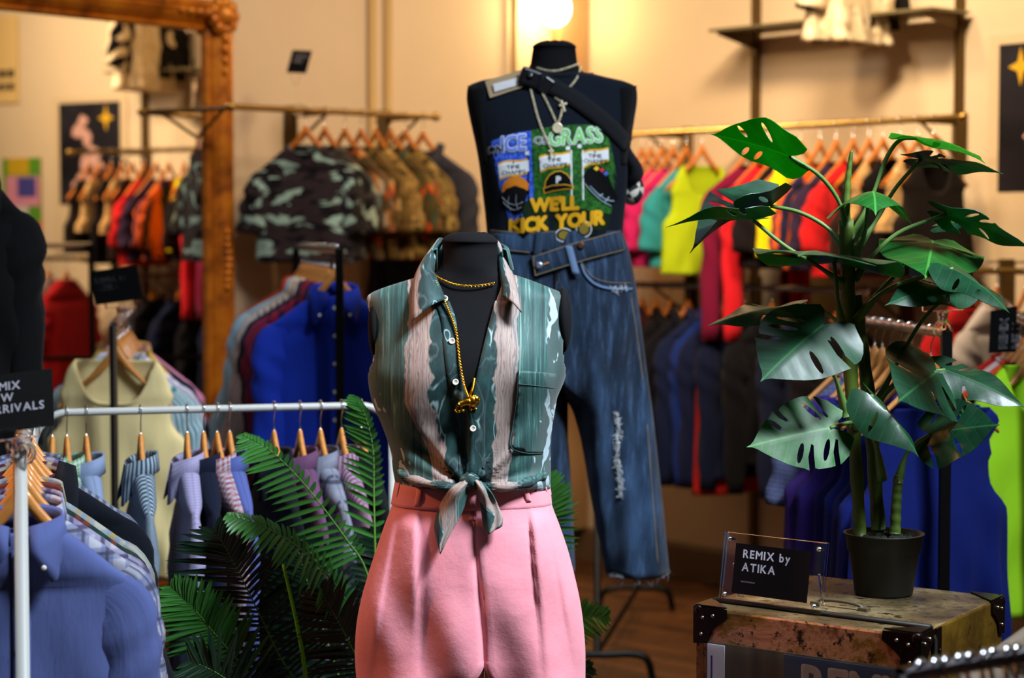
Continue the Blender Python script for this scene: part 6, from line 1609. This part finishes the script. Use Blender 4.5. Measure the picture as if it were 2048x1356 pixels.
for px, desc, mt, ph in MID:
    q = on_line(V((p0.x, p0.y, 0)), (p1-p0).normalized(), px, 818); q.z = p0.z
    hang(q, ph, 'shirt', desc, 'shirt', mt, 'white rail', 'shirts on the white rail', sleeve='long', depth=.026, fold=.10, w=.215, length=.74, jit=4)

SHADE[0] = 1.0
# ---- black rack with pale yellow top
p0, p1 = level(at(226, 655, 5.45), at(262, 640, 6.5), at(226, 652, 5.45).z)
floor_rack('garment_rack', 'black rack with chrome rail behind the pale yellow top', p0, p1, M_black, M_chrome, r=0.012, foot=.6)
for d_, desc, kind, mt, kw in [
 (5.56, 'pale yellow sleeveless top facing out on the black rack', 'tank', fab('solid', '#ecd79c'), dict(w=.235, length=.66, neck=.105)),
 (5.72, 'white and teal striped shirt behind the pale yellow top', 'tee', fab('stripe', '#b8c8d4', '#3c7c84', .03, .5), dict(sleeve='short', w=.21)),
 (5.82, 'pale grey top behind the teal striped shirt', 'tee', fab('solid', '#a9a8b4'), dict(sleeve='short', w=.21)),
 (5.92, 'lilac and white striped shirt on the black rack', 'tee', fab('stripe', '#b4b4dc', '#e0dcec', .03, .5), dict(sleeve='short', w=.21)),
 (6.02, 'mustard sleeveless top deep on the black rack', 'tank', fab('solid', '#c8a850'), dict(w=.22)),
 (6.12, 'navy blue top deep on the black rack', 'tee', fab('solid', '#20283c'), dict(sleeve='short', w=.22)),
 (6.22, 'pink top with its shoulder showing at left of the black rack', 'tee', fab('solid', '#d48cb0'), dict(sleeve='short', w=.225)),
 (6.38, 'tan long sleeved shirt rising behind the clip sign', 'shirt', fab('solid', '#c09a60'), dict(sleeve='long', w=.21)),
]:
    hang(rail_pt(p0, p1, (d_-5.45)/1.05), -8, kind, desc, 'top' if kind != 'shirt' else 'shirt', mt, 'black rack with the yellow top', 'tops on the black rack', depth=.03, **kw)
sign_stand('rack_sign', 'black brand sign in clear clip above the pale yellow top', at(181, 543, 5.5), at(273, 535, 5.5), at(286, 598, 5.5), at(193, 610, 5.5), ['REMIX by', 'ATIKA'], .021, .011, .066, at(240, 650, 5.5), bold=.0002)

# ---- black rack with the royal blue shirt
p0, p1 = level(at(679, 502, 5.6), at(592, 490, 7.0), at(679, 500, 5.6).z)
floor_rack('garment_rack', 'black rack with chrome rail and royal blue shirt in front', p0, p1, M_black, M_chrome, r=0.0125, foot=.6, square=True)
for d_, desc, mt, kw in [
 (5.74, 'royal blue shirt facing out at the front of its rack', fab('solid', '#1832a4'), dict(detail=True, w=.225, length=.80)),
 (5.92, 'maroon and navy striped shirt behind the royal blue shirt', fab('stripe', '#7c1838', '#30163c', .05, .45), dict(w=.235)),
 (6.04, 'deep red striped shirt behind the maroon striped one', fab('stripe', '#8c2040', '#581430', .03, .5), dict(w=.235)),
 (6.16, 'dark navy shirt between red and pale striped shirts', fab('solid', '#1c2438'), dict(w=.24)),
 (6.30, 'white shirt with thin purple stripes, long sleeve hanging', fab('stripe', '#b9b4b4', '#3c3458', .022, .3), dict(spread=.10, w=.25)),
 (6.44, 'cream shirt behind the thin purple striped shirt', fab('solid', '#b8ac98'), dict(w=.24)),
 (6.56, 'pale blue shirt second from the back of its rack', fab('solid', '#84b0cc'), dict(w=.26, spread=.14)),
 (6.74, 'brick red shirt at the back of the blue shirt rack', fab('solid', '#98382c'), dict(w=.245, spread=.05)),
]:
    hang(rail_pt(p0, p1, (d_-5.6)/1.4), -6 if d_ > 5.8 else 4, 'shirt', desc, 'shirt', mt, 'royal blue shirt rack', 'shirts behind the royal blue one', sleeve='long', depth=.036, jit=3, **kw)

# ---- left wall rail: camouflage, florals, dark jacket
def Lp(px): return wl(a_at(px, OFF), ZL, OFF)
camo = fab('camo', '#2c262c', '#14121a', '#8fb0ac', 9.0)
for px, desc, kind, mt, ph, kw in [
 (612, 'teal grey camouflage tee facing out beside the mirror', 'tee', camo, -6, dict(sleeve='short', w=.21, length=.47)),
 (650, 'faded camouflage tee second on the left wall rail', 'tee', fab('camo', '#3a342e', '#1c1a1c', '#92a08c', 8.0), -34, dict(sleeve='short', w=.205, length=.46)),
 (690, 'orange and cream floral shirt on the left wall rail', 'tee', fab('floral', ['#4a3a22', '#c8501c', '#a89880', '#2c241c', '#7c8a86', '#b4763a'], 16.0), -38, dict(sleeve='short', w=.205, length=.46)),
 (722, 'brown leaf print shirt right of the orange floral one', 'tee', fab('floral', ['#5a4420', '#8a6a30', '#3a2c18', '#b89a60', '#6a5a2a'], 20.0), -40, dict(sleeve='short', w=.205, length=.46)),
 (752, 'tan camouflage shirt in the middle of the left wall rail', 'tee', fab('camo', '#8a6c38', '#4a3a1e', '#b89858', 11.0), -40, dict(sleeve='short', w=.205, length=.46)),
 (782, 'olive print shirt with orange flowers on the left wall rail', 'tee', fab('floral', ['#4c4020', '#c84818', '#6c5a28', '#94783c', '#3a4838'], 18.0), -40, dict(sleeve='short', w=.205, length=.46)),
 (812, 'khaki camouflage shirt near right end of left wall rail', 'tee', fab('camo', '#7c6434', '#3c3018', '#a08448', 12.0), -40, dict(sleeve='short', w=.215, length=.46)),
 (846, 'charcoal long sleeved jacket at right end of left wall rail', 'jacket', fab('solid', '#34343c'), -30, dict(sleeve='long', w=.24, length=.62)),
]:
    hang(Lp(px), ph, kind, desc, 'top' if kind == 'tee' else 'jacket', mt, 'left wall rail', 'tops on the left wall rail', warm=True, lower=.025, depth=.04, jit=3, **kw)
dL = Lp(600).y/S
sign_stand('rail_sign', 'small black sign on a stem clamped to left wall rail', at(585, 101, dL), at(623, 100, dL), at(612, 147, dL), at(573, 145, dL), ['REMIX', 'MEN'], .017, .018, .062, Lp(598), bold=.001)

# ---- right wall, upper rail: bright tops
def Rp(px): return wr(b_at(px, OFF, 260), ZR, OFF)
for px, desc, kind, mt, ph, kw in [
 (1284, 'orange tee at the left end of upper right rail', 'tee', fab('solid', '#e0481c'), 42, dict(sleeve='short')),
 (1302, 'coral tee with orange trim beside the orange one', 'tee', fab('solid', '#d8683c'), 42, dict(sleeve='short')),
 (1324, 'magenta tee on the upper right rail', 'tee', fab('solid', '#c01868'), 40, dict(sleeve='short')),
 (1346, 'deep pink tee left of the lime vest', 'tee', fab('solid', '#b82060'), 40, dict(sleeve='short')),
 (1372, 'turquoise tee mostly hidden behind the lime vest', 'tee', fab('solid', '#2c8890'), 40, dict(sleeve='short')),
 (1404, 'large lime green vest top facing out on upper rail', 'tank', fab('solid', '#a4bc18'), 34, dict(w=.205, length=.45, neck=.08)),
 (1503, 'maroon sweatshirt with red trim right of the lime vest', 'tee', fab('solid', '#6c1034'), 32, dict(sleeve='long', w=.225, length=.37)),
 (1532, 'bright red sweatshirt behind the maroon one', 'tee', fab('solid', '#c81c28'), 38, dict(sleeve='long', length=.38)),
 (1560, 'black tee between red sweatshirt and yellow vest', 'tee', fab('solid', '#141014'), 40, dict(sleeve='short')),
 (1600, 'bright yellow vest top behind the monstera', 'tank', fab('solid', '#e4d010'), 24, dict(w=.20, length=.37)),
 (1640, 'orange and navy panelled top right of yellow vest', 'tee', fab('stripe', '#c8541c', '#20203c', .16, .5), 38, dict(sleeve='short')),
 (1672, 'dark purple tee behind the monstera stem', 'tee', fab('solid', '#2c2038'), 40, dict(sleeve='short')),
 (1706, 'red tee directly behind the monstera stem', 'tee', fab('solid', '#c01c20'), 38, dict(sleeve='short', length=.45)),
 (1738, 'dark brown top right of the monstera stem', 'tank', fab('solid', '#241612'), 38, dict()),
 (1766, 'beige lace vest on the upper right rail', 'tank', fab('floral', ['#b08a58', '#c8a878', '#8a6a40'], 60.0), 34, dict(length=.28)),
 (1800, 'black top with beige straps on upper right rail', 'tank', fab('solid', '#0e0c0e'), 26, dict(w=.235, length=.44)),
 (1836, 'second beige lace vest beside the black top', 'tank', fab('floral', ['#b8925e', '#d0b284', '#8f6e44'], 55.0), 34, dict(length=.27)),
 (1868, 'dark top at the right end of upper right rail', 'tank', fab('solid', '#1c1614'), 38, dict(length=.38)),
]:
    hang(Rp(px), ph, kind, desc, 'top', mt, 'upper right wall rail', 'tops on the upper right rail', warm=True, depth=.035, jit=3, lower=.04, w=kw.pop('w', .215), length=kw.pop('length', .42), **kw)
# ---- right wall, lower rail: dark coats
def Cp(px): return wr(b_at(px, OFF, 575), ZR2, OFF)
for px, desc, kind, mt, kw in [
 (1284, 'grey knitted cardigan at left end of lower right rail', 'jacket', fab('melange', '#4a4442', '#6e645e'), dict(length=.57)),
 (1312, 'dark maroon jacket second on the lower right rail', 'jacket', fab('solid', '#2c0f12'), dict(length=.56)),
 (1342, 'black wool coat third on the lower right rail', 'jacket', fab('solid', '#0e0e12'), dict(length=.68)),
 (1376, 'black coat with navy lining on lower right rail', 'jacket', fab('solid', '#0c0d16'), dict(length=.68)),
 (1412, 'navy coat facing out in the middle of lower rail', 'jacket', fab('solid', '#101a3c'), dict(length=.64, w=.24)),
 (1432, 'royal blue coat with a long hem behind the navy one', 'jacket', fab('solid', '#12286a'), dict(length=.68)),
 (1450, 'midnight blue coat right of the navy one', 'jacket', fab('solid', '#0e1636'), dict(length=.65)),
 (1474, 'scarlet dress with its hem showing under the coats', 'dress', fab('solid', '#a01c18'), dict(length=.74)),
 (1490, 'ink blue coat left of the white strap top', 'jacket', fab('solid', '#0c1430'), dict(length=.67)),
 (1545, 'black anorak on the lower rail behind monstera leaf', 'jacket', fab('solid', '#0d0d12'), dict(length=.60)),
 (1610, 'navy anorak on the lower rail behind monstera leaf', 'jacket', fab('solid', '#121a34'), dict(length=.60)),
 (1680, 'dark coat at the right end of lower right rail', 'jacket', fab('solid', '#141218'), dict(length=.60)),
]:
    hang(Cp(px), 36, kind, desc, kind, mt, 'lower right wall rail', 'coats on the lower right rail', warm=True, depth=.05, sleeve='long' if kind == 'jacket' else None, jit=3, w=kw.pop('w', .225), **kw)
# ---- rail under the poster (partly seen in the mirror)
cols = [('red jersey', '#b01c20', 'tee'), ('white tee', '#c0b8b4', 'tee'), ('grey marl trousers', '#5a5654', 'trousers'), ('black trousers', '#141416', 'trousers'), ('slate trousers', '#4a4a54', 'trousers'), ('khaki trousers', '#5c4c38', 'trousers'), ('charcoal trousers', '#2c2a2c', 'trousers'),
        ('taupe trousers', '#6a5a50', 'trousers'), ('grey trousers', '#6a6668', 'trousers'), ('brown trousers', '#4a3424', 'trousers'), ('stone trousers', '#857868', 'trousers'), ('dark olive trousers', '#383422', 'trousers'), ('ash grey trousers', '#5e5c60', 'trousers'),
        ('coal trousers', '#1c1c20', 'trousers'), ('mushroom trousers', '#7a6a60', 'trousers'), ('iron grey trousers', '#48464a', 'trousers')]
for k, (nm, c, kd) in enumerate(cols):
    b = bD0 + .12 + k*.125
    if b > bD1-.05: break
    hang(wr(b, ZR3, OFF), 38, kd, nm+' on the rail below the star poster', 'top' if kd == 'tee' else 'trousers', fab('solid', c), 'rail below the star poster', 'clothes on the rail below the poster', warm=True, jit=4, **(dict(sleeve='short', length=.6) if kd == 'tee' else dict(length=.85, depth=.045)))
# ---- cream frilled blouse displayed over the shelf
bq = b_at(1694, .36, 40); q = wr(bq, 0, .36); zt_ = z_at(86, q.y)
m = MB(); zz = zt_+.60
hk = thing('wall_hook', 'black wall hook above the shelf carrying the cream blouse, above frame', 'hook', wr(bq, zz, .0))
m.tube([wr(bq, zz+.01, .0), wr(bq, zz+.01, .38), wr(bq, zz+.03, .40)], .008, 8); m.box(wr(bq, zz, .006), (.06, .02, .12)); m.build('arm', M_black, hk)
hp_ = wr(bq, zz, .36)+V((0, 0, -.0065))
hang(hp_, 40, 'dress', 'cream frilled lace blouse hanging in front of the wall shelf', 'blouse', fab('floral', ['#d8c4a0', '#e4d4b4', '#c4ac84'], 40.0), 'shelf hook', 'cream display clothes', length=.475, w=.20, flare=1.15, tiers=2, fold=.3, jit=0, sleeve='short')
bq2 = bq+.0; q2 = wr(bq, zz, .30)
hang(wr(bq-.01, zz, .30)+V((0, 0, -.0065)), 40, 'jacket', 'black jacket hanging behind the cream frilled blouse', 'jacket', fab('solid', '#121014'), 'shelf hook', 'cream display clothes', length=.40, w=.27, jit=0, sleeve='short', depth=.03)

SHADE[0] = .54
# ---- black rack with royal blue dresses behind the monstera
p0, p1 = level(at(1893, 668, 4.46), at(1700, 648, 5.16), at(1893, 667, 4.46).z)
floor_rack('garment_rack', 'black rack with chrome rail holding blue dresses behind the monstera', p0, p1, M_black, M_chrome, r=0.0125, foot=.6, square=True)
for d_, desc, kind, mt, kw in [
 (4.56, 'royal blue tiered dress at the front of its rack', 'dress', fab('solid', '#1830a8'), dict(length=.86, flare=1.12, tiers=2, w=.215, neck=.13)),
 (4.63, 'cobalt blue dress second from the front of its rack', 'dress', fab('solid', '#1a34b4'), dict(length=.78, flare=1.1, tiers=1, w=.215, neck=.13)),
 (4.70, 'deep blue dress third from the front of its rack', 'dress', fab('solid', '#142a94'), dict(length=.75, flare=1.1, neck=.13)),
 (4.77, 'ultramarine dress beneath pale wooden hangers', 'dress', fab('solid', '#2038c0'), dict(length=.72, flare=1.05, neck=.13)),
 (4.84, 'indigo dress between ultramarine and violet ones', 'dress', fab('solid', '#2c2c98'), dict(length=.70, flare=1.05, neck=.13)),
 (4.90, 'violet dress left of the blue dresses', 'dress', fab('solid', '#5a40d0'), dict(length=.64, w=.245, neck=.13)),
 (4.96, 'purple dress behind the violet dress', 'dress', fab('solid', '#6440b8'), dict(length=.62, w=.265, neck=.13)),
 (5.03, 'lilac checked shirt deep on the blue dress rack', 'tee', fab('check', '#7c84cc', '#a4acdc', .012), dict(length=.5, sleeve='short')),
 (5.11, 'white vest top with straps, last on the blue dress rack', 'tank', fab('solid', '#c8d0e4'), dict(length=.48, w=.19)),
]:
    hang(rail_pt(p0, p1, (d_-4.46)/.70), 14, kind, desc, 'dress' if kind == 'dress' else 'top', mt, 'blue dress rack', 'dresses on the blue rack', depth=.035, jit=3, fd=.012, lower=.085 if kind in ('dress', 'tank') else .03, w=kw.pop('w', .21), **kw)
sign_stand('rack_sign', 'black new arrivals sign half hidden by monstera leaves at right', at(1818, 522, 4.42), at(1944, 516, 4.42), at(1948, 606, 4.42), at(1822, 612, 4.42), ['REMIX', 'NEW', 'IN'], .0285, .052, .078, at(1886, 658, 4.46), bold=.0008)

SHADE[0] = 1.0
# ---- rack at the far right with the lime top
p0, p1 = level(at(2082, 655, 4.9), at(1998, 618, 6.0), at(2082, 655, 4.9).z)
floor_rack('garment_rack', 'black rack at the right edge with neon lime top', p0, p1, M_black, M_chrome, r=0.0125, foot=.6)
for d_, desc, kind, mt, kw in [
 (5.02, 'neon lime sleeveless top at the right edge', 'tank', fab('solid', '#a8e828'), dict(w=.235, length=.68, neck=.08)),
 (5.14, 'black long sleeved tee behind the neon lime top', 'tee', fab('solid', '#121216'), dict(sleeve='short', w=.23)),
 (5.26, 'orange tee behind the black tee at the right edge', 'tee', fab('solid', '#d05028'), dict(sleeve='short', w=.23)),
 (5.38, 'white and red tee with pale shoulder at the right edge', 'tee', fab('solid', '#cfc4cc'), dict(sleeve='short', w=.235)),
 (5.52, 'scarlet tee farthest back on the right edge rack', 'tee', fab('solid', '#b42420'), dict(sleeve='short', w=.24)),
]:
    hang(rail_pt(p0, p1, (d_-4.9)/1.1), 16, kind, desc, 'top', mt, 'right edge rack', 'tops on the right edge rack', depth=.035, jit=2, **kw)
# vertical sign hanging at the right
sg2 = thing('hanging_sign', 'black sign with sideways white lettering hanging at far right', 'sign', at(2010, 705, 4.95))
A, B_, Cc, Dd = at(1982, 622, 4.95), at(2034, 612, 4.95), at(2032, 704, 4.95), at(1978, 706, 4.95)
m = MB(); off = V((0, .006, 0)); m.hexa([Dd, Cc, Cc+off, Dd+off, A, B_, B_+off, A+off]); m.build('card', M_card, sg2)
ex = (A-Dd); lx = ex.length; ex.normalize(); ey = (Dd-Cc).normalized()
text_part('lettering', ['REMIX', 'NEW'], .030, lambda x, y: Cc+(Dd-Cc)*.36+ex*(.012+x)+ey*(y-.0)+V((0, -.002, 0)), M_ink, sg2, .001)
m = MB(); m.tube([A.lerp(B_, .5), A.lerp(B_, .5)+V((0, .003, .03)), V((p0.lerp(p1, .05).x, p0.lerp(p1, .05).y, p0.z-.01))], .0015, 5); m.build('cord', M_acrylic, sg2)
# ---- right foreground: rail with chrome hooks, and a beige coat behind it
p0, p1 = level(at(1800, 1372, 2.50), at(2180, 1263, 2.70), at(1990, 1318, 2.60).z)
floor_rack('garment_rack', 'dark rail with chrome hanger hooks in the bottom right corner', p0, p1, M_black, plain('gunmetal', '#2a2228', .3, .8), r=0.0125, foot=.5)
for k in range(13):
    t = .10+.062*k+(.012 if k % 2 else 0); q = rail_pt(p0, p1, t)
    hanger(q, math.radians(-128+6*(k % 3)), 'chrome hook hanger on the rail in the bottom right corner', 'hangers in the bottom right corner', thick=True)
p0, p1 = level(at(2170, 1085, 3.0), at(2320, 1060, 3.5), at(2170, 1085, 3.0).z)
floor_rack('garment_rack', 'low rack just out of frame at right behind the beige coat', p0, p1, M_black, M_chrome, r=0.0125, foot=.5)
hang(rail_pt(p0, p1, .12), 8, 'jacket', 'beige coat shoulder at the bottom right edge', 'jacket', fab('solid', '#8c7c6c'), 'low right rack', 'clothes on the low right rack', sleeve='long', w=.235, depth=.05, jit=0)

# ---- bare black rack base under the jeans
q0 = at(1194, 1330, 6.3); q1 = at(1277, 1215, 7.5); t = thing('low_rack', 'bare black metal rack frame standing under the jeans', 'clothes rack', V((q0.x, q0.y, 0)))
for q, top in ((q0, 1.0), (q1, .95)):
    m = MB(); m.tube([(q.x, q.y, .10), (q.x, q.y, top)], .0135, 10); m.build('post', M_black, t)
m = MB(); m.tube([(q0.x, q0.y, .98), (q1.x, q1.y, .96)], .0135, 10); m.build('rail', M_black, t)
zb_ = .10
for q, pxl, pxr in ((q0, 1130, 1306), (q1, 1196, 1345)):
    l, r_ = on_line(V((q.x, q.y, 0)), V((1, .05, 0)).normalized(), pxl, 1320), on_line(V((q.x, q.y, 0)), V((1, .05, 0)).normalized(), pxr, 1320)
    m = MB(); m.tube(spline([V((l.x, l.y, .012)), V((l.x+.02, l.y, .085)), V((l.x+.07, l.y, .105)), V(((l.x+r_.x)/2, (l.y+r_.y)/2, .105)), V((r_.x-.07, r_.y, .105)), V((r_.x-.02, r_.y, .085)), V((r_.x, r_.y, .012))], 40), .0135, 10); m.build('hoop_foot', M_black, t)
m = MB(); m.tube([(q0.x, q0.y, .11), (q1.x, q1.y, .11)], .011, 8); m.build('base_bar', M_black, t)
# ---- black coat at the left edge
hp_ = at(-82, 268, 4.9); st_ = thing('coat_stand', 'slim black coat stand just outside the left edge', 'stand', V((hp_.x, hp_.y+.02, 0)))
m = MB(); m.tube([(hp_.x, hp_.y+.20, .02), (hp_.x, hp_.y+.20, hp_.z+.1)], .014, 10); m.build('pole', M_black, st_)
m = MB(); m.tube([(hp_.x, hp_.y+.20, hp_.z-.016), (hp_.x, hp_.y-.01, hp_.z-.016), (hp_.x, hp_.y-.03, hp_.z+.01)], .0115, 8); m.build('hook_arm', M_black, st_)
m = MB(); m.lathe([(0, 0), (.18, 0), (.18, .015), (.03, .03), (0, .03)], 28, (hp_.x, hp_.y+.20, 0)); m.build('base', M_black, st_)
hang(hp_, 10, 'jacket', 'black coat hanging in front of the mirror at left edge', 'coat', fab('solid', '#0b0b0d'), 'black coat stand', 'left edge coat', length=.95, sleeve='long', w=.185, jit=0)
